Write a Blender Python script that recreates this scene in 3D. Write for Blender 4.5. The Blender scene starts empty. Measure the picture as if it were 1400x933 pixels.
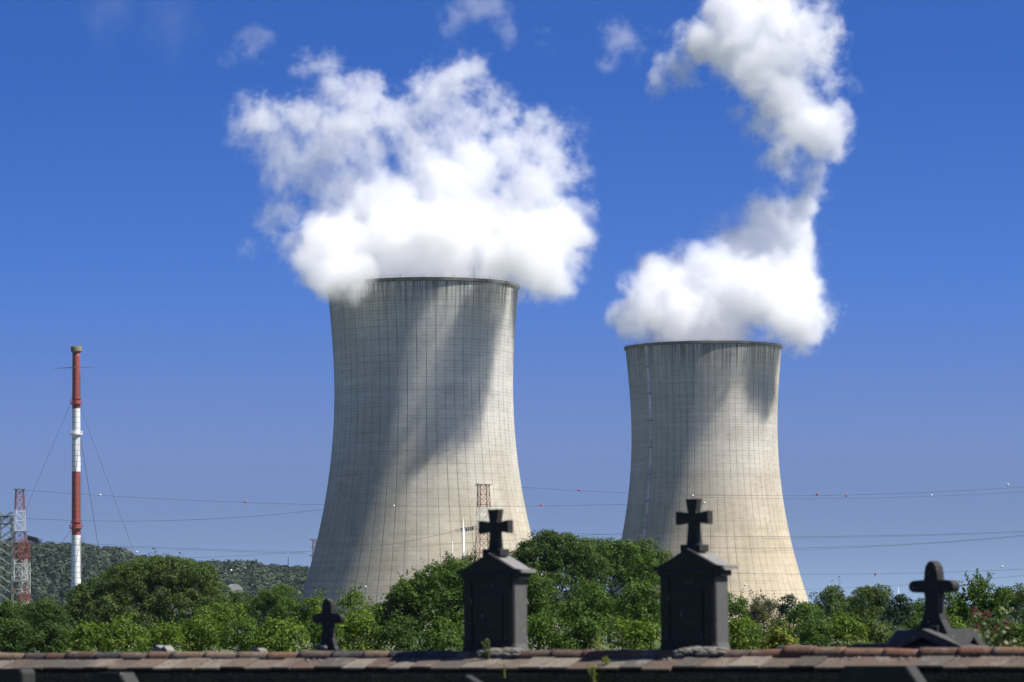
import bpy, bmesh, math, random
import numpy as np
from mathutils import Vector, Matrix, Euler
rad = math.radians
S = bpy.context.scene
# ------------------------------------------------------------------ camera
F = 5000.0                      # focal length in pixels of a 1400 px wide frame
CAMZ = 1.65
PITCH = math.atan((860 - 466.5) / F)
ROLL = rad(0.5)
cam_d = bpy.data.cameras.new('camera')
cam = bpy.data.objects.new('camera', cam_d)
S.collection.objects.link(cam)
cam_d.sensor_width = 36
cam_d.lens = 36 * F / 1400
cam_d.clip_start = 1
cam_d.clip_end = 60000
cam_d.dof.use_dof = True
cam_d.dof.focus_distance = 1500
cam_d.dof.aperture_fstop = 5.2
CAMR = Matrix.Rotation(math.pi / 2 + PITCH, 3, 'X') @ Matrix.Rotation(-ROLL, 3, 'Z')
cam.matrix_world = Matrix.Translation((0, 0, CAMZ)) @ CAMR.to_4x4()
S.camera = cam
# ------------------------------------------------------------------ sky, sun, exposure
SUN_AZ, SUN_EL = 73.5, 55.0     # degrees right of the direction towards the viewer, height
sdir = Vector((math.cos(rad(SUN_EL)) * math.sin(rad(SUN_AZ)), -math.cos(rad(SUN_EL)) * math.cos(rad(SUN_AZ)), math.sin(rad(SUN_EL))))
w = bpy.data.worlds.new('World')
S.world = w
w.use_nodes = True
wn, wl = w.node_tree.nodes, w.node_tree.links
wn.clear()
wo = wn.new('ShaderNodeOutputWorld')
bg = wn.new('ShaderNodeBackground')
sky = wn.new('ShaderNodeTexSky')
sky.sky_type = 'NISHITA'
sky.sun_disc = False
sky.sun_elevation = rad(SUN_EL)
sky.sun_rotation = math.atan2(sdir.x, sdir.y)
sky.air_density = 1.0
sky.dust_density = 0.3
sky.ozone_density = 2.5
sky.altitude = 150
tc = wn.new('ShaderNodeTexCoord')
sx = wn.new('ShaderNodeSeparateXYZ')
cx = wn.new('ShaderNodeCombineXYZ')
mz = wn.new('ShaderNodeMath'); mz.operation = 'MULTIPLY_ADD'
mz.inputs[1].default_value = 1.75; mz.inputs[2].default_value = 0.10
wl.new(tc.outputs['Generated'], sx.inputs[0])
wl.new(sx.outputs[0], cx.inputs[0]); wl.new(sx.outputs[1], cx.inputs[1])
wl.new(sx.outputs[2], mz.inputs[0]); wl.new(mz.outputs[0], cx.inputs[2])
wl.new(cx.outputs[0], sky.inputs[0])
tint = wn.new('ShaderNodeMix'); tint.data_type = 'RGBA'; tint.blend_type = 'MULTIPLY'
tint.inputs[0].default_value = 1
trp = wn.new('ShaderNodeValToRGB')
el = trp.color_ramp.elements
SKYT = [(0.0, (0.50, 0.48, 0.68)), (0.032, (0.52, 0.507, 0.741)), (0.052, (0.625, 0.632, 0.956)), (0.092, (0.377, 0.642, 1.286)), (0.152, (0.21, 0.54, 1.24)), (0.35, (0.42, 0.68, 1.2)), (1.0, (0.50, 0.62, 0.9))]
while len(el) < len(SKYT): el.new(0.5)
for e, (p, c) in zip(el, SKYT): e.position = p; e.color = (*[x / 2 for x in c], 1)
tsc = wn.new('ShaderNodeVectorMath'); tsc.operation = 'SCALE'; tsc.inputs['Scale'].default_value = 2
wl.new(sx.outputs[2], trp.inputs[0]); wl.new(trp.outputs[0], tsc.inputs[0]); wl.new(tsc.outputs[0], tint.inputs[7])
wl.new(sky.outputs[0], tint.inputs[6])
wl.new(tint.outputs[2], bg.inputs[0])
bg.inputs[1].default_value = 0.0565
wl.new(bg.outputs[0], wo.inputs[0])
sl = bpy.data.lights.new('sun', 'SUN')
sl.energy = 4.8
sl.angle = rad(0.53)
sl.color = (1.0, 0.95, 0.86)
sun = bpy.data.objects.new('sun', sl)
S.collection.objects.link(sun)
sun.rotation_euler = sdir.to_track_quat('Z', 'Y').to_euler()
S.view_settings.view_transform = 'Standard'
S.view_settings.look = 'None'
S.view_settings.exposure = 0.88
S.view_settings.gamma = 1
S.view_settings.use_curve_mapping = False
cy = S.cycles
cy.max_bounces = 36
cy.diffuse_bounces = 3
cy.glossy_bounces = 2
cy.transmission_bounces = 3
cy.transparent_max_bounces = 16
cy.volume_bounces = 32
cy.volume_step_rate = 3.0
cy.volume_max_steps = 512
cy.use_denoising = True
cy.sample_clamp_indirect = 6

# ------------------------------------------------------------------ helpers
HAZE = 1.5e-5
def unp(px, py, D):
    """world point on the sight line of photo pixel (px, py) at depth y = D"""
    v = CAMR @ Vector((px - 700, -(py - 466.5), -F))
    return Vector((v.x / v.y * D, D, CAMZ + v.z / v.y * D))

def ppm(D):
    return F / D

def link(o, parent=None):
    S.collection.objects.link(o)
    if parent is not None:
        o.parent = parent
    return o

def tag(o, label=None, cat=None, group=None, kind=None):
    if label: o['label'] = label
    if cat: o['category'] = cat
    if group: o['group'] = group
    if kind: o['kind'] = kind
    return o

def empty(name, loc, rz=0):
    o = bpy.data.objects.new(name, None)
    o.location = loc
    o.rotation_euler = (0, 0, rz)
    o.empty_display_size = 0.2
    return link(o)

def obj(name, bm, mat, parent=None, smooth=False, loc=None):
    me = bpy.data.meshes.new(name)
    bmesh.ops.recalc_face_normals(bm, faces=bm.faces[:])
    bm.to_mesh(me)
    bm.free()
    me.materials.append(mat)
    if smooth:
        me.polygons.foreach_set('use_smooth', [True] * len(me.polygons))
    o = bpy.data.objects.new(name, me)
    if loc is not None: o.location = loc
    return link(o, parent)

def box(bm, c, s, rz=0, bevel=0):
    r = bmesh.ops.create_cube(bm, size=1.0)
    vs = r['verts']
    bmesh.ops.scale(bm, verts=vs, vec=s)
    if bevel:
        es = list({e for v in vs for e in v.link_edges})
        rb = bmesh.ops.bevel(bm, geom=es, offset=bevel, segments=2, affect='EDGES', profile=0.6)
        vs = list({v for f in rb['faces'] for v in f.verts} | {v for v in vs if v.is_valid})
    if rz: bmesh.ops.rotate(bm, verts=vs, matrix=Matrix.Rotation(rz, 3, 'Z'))
    bmesh.ops.translate(bm, verts=vs, vec=c)
    return vs

def tube(bm, a, b, r, r2=None, n=5):
    a, b = Vector(a), Vector(b)
    r2 = r if r2 is None else r2
    d = b - a
    if d.length < 1e-6: return
    q = d.to_track_quat('Z', 'Y').to_matrix()
    va, vb = [], []
    for i in range(n):
        t = 2 * math.pi * i / n
        e = q @ Vector((math.cos(t), math.sin(t), 0))
        va.append(bm.verts.new(a + e * r)); vb.append(bm.verts.new(b + e * r2))
    for i in range(n):
        j = (i + 1) % n
        bm.faces.new((va[i], va[j], vb[j], vb[i]))
    bm.faces.new(va[::-1]); bm.faces.new(vb)

def lathe(bm, prof, n=48, cap=True):
    rings = []
    for (r, z) in prof:
        rings.append([bm.verts.new((r * math.cos(2 * math.pi * i / n), r * math.sin(2 * math.pi * i / n), z)) for i in range(n)])
    for a, b in zip(rings, rings[1:]):
        for i in range(n):
            j = (i + 1) % n
            bm.faces.new((a[i], a[j], b[j], b[i]))
    if cap:
        bm.faces.new(rings[0][::-1]); bm.faces.new(rings[-1])

def extrude_outline(bm, pts, depth):
    """closed outline (x, z) given thickness along y, with a small bevel"""
    f = [bm.verts.new((x, -depth / 2, z)) for x, z in pts]
    b = [bm.verts.new((x, depth / 2, z)) for x, z in pts]
    n = len(pts)
    bm.faces.new(f); bm.faces.new(b[::-1])
    for i in range(n):
        j = (i + 1) % n
        bm.faces.new((f[j], f[i], b[i], b[j]))

class NT:
    def __init__(s, name, disp=False):
        s.m = bpy.data.materials.new(name)
        s.m.use_nodes = True
        s.t = s.m.node_tree
        s.t.nodes.clear()
        s.out = s.t.nodes.new('ShaderNodeOutputMaterial')
    def n(s, typ, _set=None, **kw):
        nd = s.t.nodes.new(typ)
        for k, v in (_set or {}).items(): setattr(nd, k, v)
        for k, v in kw.items():
            k2 = k.replace('_', ' ')
            for key in (k, k2):
                if key in nd.inputs:
                    s.put(nd.inputs[key], v); break
            else:
                raise KeyError(k)
        return nd
    def put(s, sock, v):
        if isinstance(v, bpy.types.NodeSocket): s.t.links.new(v, sock)
        elif isinstance(v, (tuple, list)) and len(v) == 3 and sock.type == 'RGBA': sock.default_value = (*v, 1)
        else: sock.default_value = v
    def math(s, op, a, b=0.0, c=0.0, clamp=False):
        nd = s.t.nodes.new('ShaderNodeMath'); nd.operation = op; nd.use_clamp = clamp
        for i, v in enumerate((a, b, c)): s.put(nd.inputs[i], v)
        return nd.outputs[0]
    def mix(s, f, a, b, mode='MIX'):
        nd = s.t.nodes.new('ShaderNodeMix'); nd.data_type = 'RGBA'; nd.blend_type = mode
        s.put(nd.inputs[0], f); s.put(nd.inputs[6], a); s.put(nd.inputs[7], b)
        return nd.outputs[2]
    def noise(s, vec, scale, detail=4, rough=0.55, off=None):
        nd = s.t.nodes.new('ShaderNodeTexNoise')
        nd.inputs['Scale'].default_value = scale
        nd.inputs['Detail'].default_value = detail
        nd.inputs['Roughness'].default_value = rough
        if vec is not None: s.put(nd.inputs['Vector'], vec)
        return nd.outputs[0]
    def ramp(s, f, stops):
        nd = s.t.nodes.new('ShaderNodeValToRGB')
        cr = nd.color_ramp
        while len(cr.elements) < len(stops): cr.elements.new(0.5)
        for e, (p, c) in zip(cr.elements, stops):
            e.position = p; e.color = (*c, 1) if len(c) == 3 else c
        s.put(nd.inputs[0], f)
        return nd.outputs[0]
    def maprange(s, v, a, b, c=0.0, d=1.0, smooth=False):
        nd = s.t.nodes.new('ShaderNodeMapRange')
        if smooth: nd.interpolation_type = 'SMOOTHSTEP'
        for i, x in enumerate((v, a, b, c, d)): s.put(nd.inputs[i], x)
        return nd.outputs[0]
    def pbr(s, col, rough=0.7, bump=None, bdist=0.02, bstr=0.5, **kw):
        p = s.n('ShaderNodeBsdfPrincipled')
        s.put(p.inputs['Base Color'], col); s.put(p.inputs['Roughness'], rough)
        for k, v in kw.items(): s.put(p.inputs[k.replace('_', ' ')], v)
        if bump is not None:
            b = s.n('ShaderNodeBump'); b.inputs['Distance'].default_value = bdist; b.inputs['Strength'].default_value = bstr
            s.put(b.inputs['Height'], bump); s.put(p.inputs['Normal'], b.outputs[0])
        s.t.links.new(p.outputs[0], s.out.inputs[0])
        return s.m

def plain(name, col, rough=0.6, var=0.25, scale=8.0, **kw):
    t = NT(name)
    g = t.n('ShaderNodeTexCoord').outputs['Object']
    nz = t.noise(g, scale, 5, 0.6)
    f = t.maprange(nz, 0.3, 0.7, 1 - var, 1 + var)
    c = t.n('ShaderNodeVectorMath', {'operation': 'SCALE'})
    c.inputs[0].default_value = col
    t.put(c.inputs['Scale'], f)
    return t.pbr(c.outputs[0], rough, bump=nz, bdist=0.01, bstr=0.3, **kw)

# ------------------------------------------------------------------ materials
def concrete(name, nribs, low, high, seed):
    t = NT(name)
    uv = t.n('ShaderNodeUVMap', {'uv_map': 'wrap'}).outputs[0]
    sp = t.n('ShaderNodeSeparateXYZ', Vector=uv)
    u, v = sp.outputs[0], sp.outputs[1]        # u: 0..1 round, v: height in metres
    ob = t.n('ShaderNodeTexCoord').outputs['Object']
    ru = t.math('MULTIPLY', u, float(nribs))
    fr = t.math('ABSOLUTE', t.math('SUBTRACT', t.math('FRACT', ru), 0.5))
    rib_id = t.math('FLOOR', t.math('ADD', ru, 0.0))
    # strength of each rib differs along its height
    cv = t.n('ShaderNodeCombineXYZ', X=t.math('MULTIPLY', t.math('ROUND', t.math('SUBTRACT', ru, 0.5)), 7.13), Y=t.math('MULTIPLY', v, 0.035), Z=float(seed))
    rn = t.noise(cv.outputs[0], 1.0, 3, 0.6)
    rib = t.maprange(fr, 0.0, 0.075, 1.0, 0.0)
    # the line sits where fract = 0.5
    rs = t.maprange(rn, 0.3, 0.7, 0.15, 1.0)
    hi = t.maprange(v, 30.0, 120.0, 0.75, 1.0)
    ribf = t.math('MULTIPLY', t.math('MULTIPLY', rib, rs), hi)
    # panels between ribs and lifts
    lv = t.math('DIVIDE', v, 1.45)
    lf = t.math('ABSOLUTE', t.math('SUBTRACT', t.math('FRACT', lv), 0.5))
    cl = t.n('ShaderNodeCombineXYZ', X=t.math('MULTIPLY', u, 14.0), Y=t.math('MULTIPLY', t.math('ROUND', t.math('SUBTRACT', lv, 0.5)), 3.7), Z=float(seed))
    ln = t.noise(cl.outputs[0], 1.0, 3, 0.6)
    lift = t.math('MULTIPLY', t.maprange(v, 60.0, 115.0, 0.75, 1.25), t.math('MULTIPLY', t.maprange(lf, 0.0, 0.2, 1.0, 0.0), t.maprange(ln, 0.35, 0.7, 0.1, 1.0)))
    ck = t.n('ShaderNodeCombineXYZ', X=t.math('MULTIPLY', t.math('FLOOR', ru), 1.37), Y=t.math('MULTIPLY', t.math('FLOOR', lv), 2.11), Z=float(seed) + 5)
    wn_ = t.n('ShaderNodeTexWhiteNoise', {'noise_dimensions': '3D'}, Vector=ck.outputs[0]).outputs[0]
    cb = t.n('ShaderNodeCombineXYZ', X=t.math('MULTIPLY', u, 1.0), Y=t.math('MULTIPLY', t.math('FLOOR', t.math('DIVIDE', v, 1.45)), 5.3), Z=float(seed))
    band = t.noise(cb.outputs[0], 1.0, 2, 0.5)
    big = t.noise(ob, 0.035, 5, 0.6)
    grain = t.noise(ob, 0.6, 4, 0.7)
    hz = t.maprange(t.math('ADD', v, t.math('MULTIPLY', t.math('SUBTRACT', big, 0.5), 60.0)), 35.0, 125.0, 0.0, 1.0, True)
    col = t.mix(hz, low, high)
    def sc(c, f):
        n = t.n('ShaderNodeVectorMath', {'operation': 'SCALE'}); t.put(n.inputs[0], c); t.put(n.inputs['Scale'], f); return n.outputs[0]
    col = sc(col, t.maprange(wn_, 0, 1, 0.94, 1.05))
    col = sc(col, t.maprange(band, 0.3, 0.7, 0.90, 1.08))
    col = sc(col, t.maprange(big, 0.3, 0.7, 0.86, 1.12))
    patch = t.noise(ob, 0.12, 3, 0.5)
    col = t.mix(t.maprange(patch, 0.62, 0.66, 0.0, 0.30), col, (0.46, 0.45, 0.42))
    col = sc(col, t.maprange(grain, 0.3, 0.7, 0.94, 1.06))
    # rain streaks running down from the rim, and longer faint ones
    st = t.n('ShaderNodeCombineXYZ', X=t.math('MULTIPLY', u, 300.0), Y=t.math('MULTIPLY', v, 0.03), Z=float(seed))
    sn = t.noise(st.outputs[0], 1.0, 3, 0.6)
    top = t.maprange(v, 128.0, 158.0, 0.0, 1.0)
    streak = t.math('MULTIPLY', t.maprange(sn, 0.42, 0.60, 0.0, 0.8), t.math('MULTIPLY', top, top))
    st2 = t.n('ShaderNodeCombineXYZ', X=t.math('MULTIPLY', u, 150.0), Y=t.math('MULTIPLY', v, 0.012), Z=float(seed) + 3)
    sn2 = t.noise(st2.outputs[0], 1.0, 4, 0.65)
    col = t.mix(streak, col, (0.06, 0.055, 0.05))
    col = t.mix(t.maprange(sn2, 0.48, 0.72, 0.0, 0.24), col, (0.14, 0.135, 0.12))
    col = t.mix(t.math('MULTIPLY', ribf, 0.85, clamp=True), col, (0.055, 0.055, 0.055))
    col = t.mix(t.math('MULTIPLY', lift, 0.36, clamp=True), col, (0.07, 0.07, 0.07))
    h = t.math('SUBTRACT', t.math('MULTIPLY', grain, 0.3), t.math('MULTIPLY', rib, 1.0))
    return t.pbr(col, 0.9, bump=h, bdist=0.15, bstr=0.4, Specular_IOR_Level=0.2)

def stripes(name, bounds, cols, zsource='Object', rough=0.55, seams=0, dirt=0.25):
    """paint bands along height; bounds are heights in metres"""
    t = NT(name)
    ob = t.n('ShaderNodeTexCoord').outputs['Object']
    z = t.n('ShaderNodeSeparateXYZ', Vector=ob).outputs[2]
    col = None
    nz = t.noise(ob, 0.5, 5, 0.65)
    for i, c in enumerate(cols):
        if col is None: col = c; continue
        col = t.mix(t.math('GREATER_THAN', z, float(bounds[i - 1])), col, c)
    n = t.n('ShaderNodeVectorMath', {'operation': 'SCALE'}); t.put(n.inputs[0], col)
    t.put(n.inputs['Scale'], t.maprange(nz, 0.3, 0.7, 1 - dirt, 1.0)); col = n.outputs[0]
    if seams:
        fr = t.math('ABSOLUTE', t.math('SUBTRACT', t.math('FRACT', t.math('DIVIDE', z, float(seams))), 0.5))
        col = t.mix(t.maprange(fr, 0.0, 0.08, 0.7, 0.0), col, (0.05, 0.03, 0.03))
    return t.pbr(col, rough)

def leafmat(name, base, var=0.35, trans=0.42):
    t = NT(name)
    at = t.n('ShaderNodeAttribute', {'attribute_name': 'tint'})
    f = at.outputs['Fac']
    dark = tuple(c * (1 - var) for c in base)
    lite = (base[0] * (1 + var * 1.5), base[1] * (1 + var), base[2] * (1 + var * 0.4))
    col = t.ramp(f, [(0.0, dark), (0.5, base), (1.0, lite)])
    p = t.n('ShaderNodeBsdfPrincipled'); t.put(p.inputs['Base Color'], col); p.inputs['Roughness'].default_value = 0.6
    p.inputs['Specular IOR Level'].default_value = 0.2
    tr = t.n('ShaderNodeBsdfTranslucent')
    tcx = t.mix(1.0, col, (1.3, 1.25, 0.6), 'MULTIPLY')
    t.put(tr.inputs['Color'], tcx)
    mx = t.n('ShaderNodeMixShader'); mx.inputs[0].default_value = trans
    t.put(mx.inputs[1], p.outputs[0]); t.put(mx.inputs[2], tr.outputs[0])
    t.t.links.new(mx.outputs[0], t.out.inputs[0])
    return t.m

def stone(name, col, moss=(0.10, 0.11, 0.06), amt=0.3, scale=6.0, rough=0.75):
    t = NT(name)
    ob = t.n('ShaderNodeTexCoord').outputs['Object']
    n1 = t.noise(ob, scale, 6, 0.65); n2 = t.noise(ob, scale * 5, 4, 0.7)
    lich = t.maprange(n1, 0.55, 0.72, 0.0, amt)
    c = t.mix(lich, col, moss)
    n = t.n('ShaderNodeVectorMath', {'operation': 'SCALE'}); t.put(n.inputs[0], c)
    t.put(n.inputs['Scale'], t.maprange(n2, 0.25, 0.75, 0.7, 1.3))
    spots = t.maprange(t.noise(ob, 23.0, 2, 0.5), 0.70, 0.74, 0.0, 0.5)
    cc = t.mix(spots, n.outputs[0], (0.30, 0.30, 0.27))
    return t.pbr(cc, rough, bump=n2, bdist=0.006, bstr=0.6)

def tilemat(name):
    t = NT(name)
    ob = t.n('ShaderNodeTexCoord').outputs['Object']
    at = t.n('ShaderNodeAttribute', {'attribute_name': 'tint'}).outputs['Color']
    n1 = t.noise(ob, 3.5, 6, 0.65); n2 = t.noise(ob, 30.0, 4, 0.7); n3 = t.noise(ob, 9.0, 5, 0.7)
    c = t.mix(t.maprange(n1, 0.55, 0.70, 0.0, 0.7), at, (0.21, 0.195, 0.17))
    c = t.mix(t.maprange(n3, 0.50, 0.7, 0.0, 0.7), c, (0.05, 0.042, 0.035))
    n = t.n('ShaderNodeVectorMath', {'operation': 'SCALE'}); t.put(n.inputs[0], c)
    t.put(n.inputs['Scale'], t.maprange(n2, 0.25, 0.75, 0.6, 1.4))
    return t.pbr(n.outputs[0], 0.85, bump=n2, bdist=0.01, bstr=0.7)

M = {}
M['conc1'] = concrete('tower_concrete', 60, (0.385, 0.345, 0.265), (0.50, 0.49, 0.46), 1)
M['conc2'] = concrete('tower_concrete_cream', 66, (0.43, 0.365, 0.265), (0.49, 0.46, 0.41), 9)
M['rim'] = plain('rim_concrete', (0.12, 0.115, 0.10), 0.9, 0.4, 0.3)
M['inner'] = plain('inner_concrete', (0.15, 0.14, 0.13), 0.9, 0.2, 0.1)
M['ladder'] = plain('ladder_metal', (0.72, 0.72, 0.74), 0.6, 0.45, 0.10)
M['steel'] = plain('grey_steel', (0.16, 0.17, 0.17), 0.5, 0.2)
M['dark'] = plain('dark_cable', (0.05, 0.05, 0.055), 0.6, 0.1)
M['green_steel'] = plain('green_steel', (0.05, 0.075, 0.065), 0.6, 0.2)
M['redpaint'] = plain('red_paint', (0.33, 0.05, 0.035), 0.6, 0.2)
M['rustpaint'] = plain('rust_red_paint', (0.16, 0.055, 0.045), 0.7, 0.2)
M['whitepaint'] = plain('white_paint', (0.75, 0.75, 0.75), 0.5, 0.1)
M['ball_red'] = plain('ball_red', (0.45, 0.03, 0.02), 0.4, 0.1)
M['ball_white'] = plain('ball_white', (0.6, 0.6, 0.58), 0.4, 0.05)
M['bluestone'] = stone('bluestone', (0.013, 0.0128, 0.012), amt=0.15)
M['bluestone_pale'] = stone('bluestone_pale', (0.070, 0.070, 0.069), amt=0.2)
M['roofstone'] = stone('roof_stone', (0.15, 0.148, 0.145), amt=0.3)
M['gablestone'] = stone('gable_stone', (0.045, 0.045, 0.044), amt=0.2)
M['shaded_stone'] = stone('bluestone_shaded', (0.0055, 0.0055, 0.005), amt=0.05, rough=0.6)  # same bluestone, shade of the gravestone fronts put into its colour
M['palestone'] = stone('palestone', (0.19, 0.185, 0.17), amt=0.4)
M['masonry'] = None
M['tile'] = tilemat('clay_tile')
M['bark'] = plain('bark', (0.09, 0.07, 0.05), 0.9, 0.4, 3)
M['stem'] = plain('stem', (0.10, 0.12, 0.04), 0.8, 0.3, 20)
t = NT('wall_masonry')
ob = t.n('ShaderNodeTexCoord').outputs['Object']
vo = t.n('ShaderNodeTexVoronoi', {'feature': 'DISTANCE_TO_EDGE'}, Vector=ob, Scale=9.0)
vc = t.n('ShaderNodeTexVoronoi', Vector=ob, Scale=9.0)
c = t.mix(t.maprange(vo.outputs[0], 0.0, 0.06, 0, 1), (0.015, 0.014, 0.012), t.mix(t.noise(vc.outputs['Color'], 3, 1), (0.02, 0.018, 0.016), (0.10, 0.09, 0.08)))
M['masonry'] = t.pbr(c, 0.9, bump=vo.outputs[0], bdist=0.05, bstr=0.8)
LEAF = {
    'deep': leafmat('leaf_deep', (0.050, 0.092, 0.022)),
    'olive': leafmat('leaf_olive', (0.070, 0.112, 0.030)),
    'mid': leafmat('leaf_mid', (0.064, 0.122, 0.022)),
    'bright': leafmat('leaf_bright', (0.100, 0.165, 0.024)),
    'grey': leafmat('leaf_grey', (0.115, 0.125, 0.075)),
    'forest': leafmat('leaf_forest', (0.026, 0.041, 0.021), 0.30, 0.0),
    'yellow': leafmat('leaf_yellow', (0.13, 0.16, 0.022)),
    'conifer': leafmat('leaf_conifer', (0.022, 0.050, 0.024), 0.3, 0.15),
    'silver': leafmat('leaf_silver', (0.19, 0.22, 0.15), 0.3, 0.3),
}

# ------------------------------------------------------------------ ground and hills
def hill_h(x, y):
    """terrain height: flat valley floor, wooded ridge far behind on the left"""
    if y < 2300: return 0.0
    px = 700 + F * x / max(y, 1)
    prof = [(-2500, 30), (-900, 60), (-200, 74), (60, 71), (110, 69), (160, 65), (200, 58), (235, 54), (290, 54), (350, 52), (400, 48), (440, 46), (600, 38), (850, 22), (1100, 12), (1400, 8), (2600, 10), (4000, 12)]
    h = np.interp(px, [p[0] for p in prof], [p[1] for p in prof])
    a = min(max((y - 2300) / 700, 0), 1); a = a * a * (3 - 2 * a)
    return float(h * a * 0.96)
bm = bmesh.new()
xs = [-30000, -16000, -9000, -5000, -3200] + [-2400 + 40 * i for i in range(0, 96)] + [1600, 2400, 3600, 6000, 12000, 30000]
ys = [-3000, -500, 0, 30, 60, 120, 250, 500, 900, 1500, 2000, 2300] + [2350 + 50 * i for i in range(16)] + [3400, 4200, 6000, 10000, 20000, 40000]
grid = [[bm.verts.new((x, y, hill_h(x, y) if y <= 3600 else hill_h(x, 3600) * max(0, 1 - (y - 3600) / 6000))) for x in xs] for y in ys]
for j in range(len(ys) - 1):
    for i in range(len(xs) - 1):
        bm.faces.new((grid[j][i], grid[j][i + 1], grid[j + 1][i + 1], grid[j + 1][i]))
t = NT('ground_grass')
ob = t.n('ShaderNodeTexCoord').outputs['Object']
c = t.mix(t.noise(ob, 0.05, 6, 0.6), (0.045, 0.07, 0.02), (0.085, 0.095, 0.035))
c = t.mix(t.maprange(t.noise(ob, 1.5, 5, 0.7), 0.4, 0.7), c, (0.06, 0.075, 0.025))
g = obj('ground', bm, t.pbr(c, 0.95), smooth=True)
tag(g, kind='structure')

# ------------------------------------------------------------------ foliage
def leaf_mesh(name, centres, normals, size, tint, rng, aspect=0.62):
    """one small kinked leaf-clump face pair per centre"""
    n = len(centres)
    nr = normals / (np.linalg.norm(normals, axis=1, keepdims=True) + 1e-9)
    ref = rng.normal(size=(n, 3))
    u = np.cross(nr, ref); u /= (np.linalg.norm(u, axis=1, keepdims=True) + 1e-9)
    v = np.cross(nr, u)
    s = size * rng.uniform(0.6, 1.35, (n, 1))
    # pointed 4-corner leaf, slightly folded
    a = centres - u * s * 0.5
    b = centres + v * s * aspect * 0.5 + nr * s * 0.12
    c_ = centres + u * s * 0.5
    d = centres - v * s * aspect * 0.5 + nr * s * 0.12
    co = np.stack([a, b, c_, d], axis=1).reshape(-1, 3)
    me = bpy.data.meshes.new(name)
    me.vertices.add(4 * n); me.vertices.foreach_set('co', co.astype(np.float32).ravel())
    me.loops.add(4 * n); me.loops.foreach_set('vertex_index', np.arange(4 * n, dtype=np.int32))
    me.polygons.add(n)
    me.polygons.foreach_set('loop_start', np.arange(0, 4 * n, 4, dtype=np.int32))
    me.polygons.foreach_set('loop_total', np.full(n, 4, dtype=np.int32))
    at = me.attributes.new('tint', 'FLOAT', 'FACE')
    at.data.foreach_set('value', np.clip(tint, 0, 1).astype(np.float32))
    me.update(calc_edges=True)
    return me

def crown_points(lobes, clump_r, n_clumps, per, rng, inner=0.25, spike=0.0, sparse=0.0):
    """lobes: (cx,cy,cz,rx,ry,rz). Returns centres, normals, tint"""
    L = np.array(lobes, float)
    wts = (L[:, 3] * L[:, 5]) ** 1.0; wts /= wts.sum()
    idx = rng.choice(len(L), n_clumps, p=wts)
    d = rng.normal(size=(n_clumps, 3)); d /= np.linalg.norm(d, axis=1, keepdims=True)
    d[:, 2] = np.where(d[:, 2] < -0.35, -d[:, 2], d[:, 2])
    rr = np.where(rng.random(n_clumps) < inner, rng.uniform(0.3, 0.8, n_clumps), rng.uniform(0.80, 1.06, n_clumps))
    cc = L[idx, :3] + d * L[idx, 3:6] * rr[:, None]
    cs = clump_r * rng.uniform(0.55, 1.35, n_clumps)
    if sparse:
        keep = rng.random(n_clumps) > sparse * rng.random(n_clumps)
        cc, cs, d, rr = cc[keep], cs[keep], d[keep], rr[keep]; n_clumps = len(cc)
    cnt = np.maximum(6, (per * (cs / clump_r) ** 2).astype(int))
    ci = np.repeat(np.arange(n_clumps), cnt); N = len(ci)
    e = rng.normal(size=(N, 3)); e /= np.linalg.norm(e, axis=1, keepdims=True)
    e = e + d[ci] * 0.45 + np.array([0, 0, 0.25]); e /= np.linalg.norm(e, axis=1, keepdims=True)
    r2 = cs[ci] * rng.uniform(0.35, 1.0, N) ** 0.6
    p = cc[ci] + e * r2[:, None] * np.array([1, 1, 0.8])
    if spike:      # twigs that stick out of the outline
        ns = int(spike)
        k = rng.integers(0, n_clumps, ns)
        dirn = d[k] * 0.7 + np.array([0, 0, 0.8]) + rng.normal(size=(ns, 3)) * 0.25
        dirn /= np.linalg.norm(dirn, axis=1, keepdims=True)
        m = 14
        tt = np.linspace(0.3, 2.3, m)
        tw = cc[k][:, None, :] + dirn[:, None, :] * tt[None, :, None] * clump_r + rng.normal(size=(ns, m, 3)) * 0.12 * clump_r
        p = np.vstack([p, tw.reshape(-1, 3)]); e = np.vstack([e, rng.normal(size=(ns * m, 3))])
        ci = np.concatenate([ci, np.repeat(k, m)])
    ctint = rng.normal(0.5, 0.16, n_clumps)
    tint = ctint[ci] + rng.normal(0, 0.14, len(p))
    nrm = e + rng.normal(size=e.shape) * 0.42
    ok = p[:, 2] > 0.05
    return p[ok], nrm[ok], tint[ok]

def rand_lobes(rng, W, H, base, n, depth=0.8, domed=True):
    """lobes filling a crown W wide, from height base to H"""
    L = []
    hh = (H - base)
    L.append((0, 0, base + hh * 0.50, W * 0.36, W * 0.36 * depth, hh * 0.46))
    for i in range(n):
        a = rng.uniform(0, 2 * math.pi); q = math.sqrt(rng.uniform(0.1, 1)) * 0.33 * W
        t_ = rng.uniform(0.1, 0.85)
        ww = math.sqrt(max(0.0, 1 - (t_ * 0.95) ** 2.2)) if domed else 1
        x, y = math.cos(a) * q * ww * 1.05, math.sin(a) * q * ww * depth
        r = W * rng.uniform(0.11, 0.21)
        z = base + hh * t_
        z = min(z, H - r * 0.85)
        L.append((x, y, max(z, r * 0.7), r, r * depth, r * rng.uniform(0.8, 1.1)))
    return L

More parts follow.
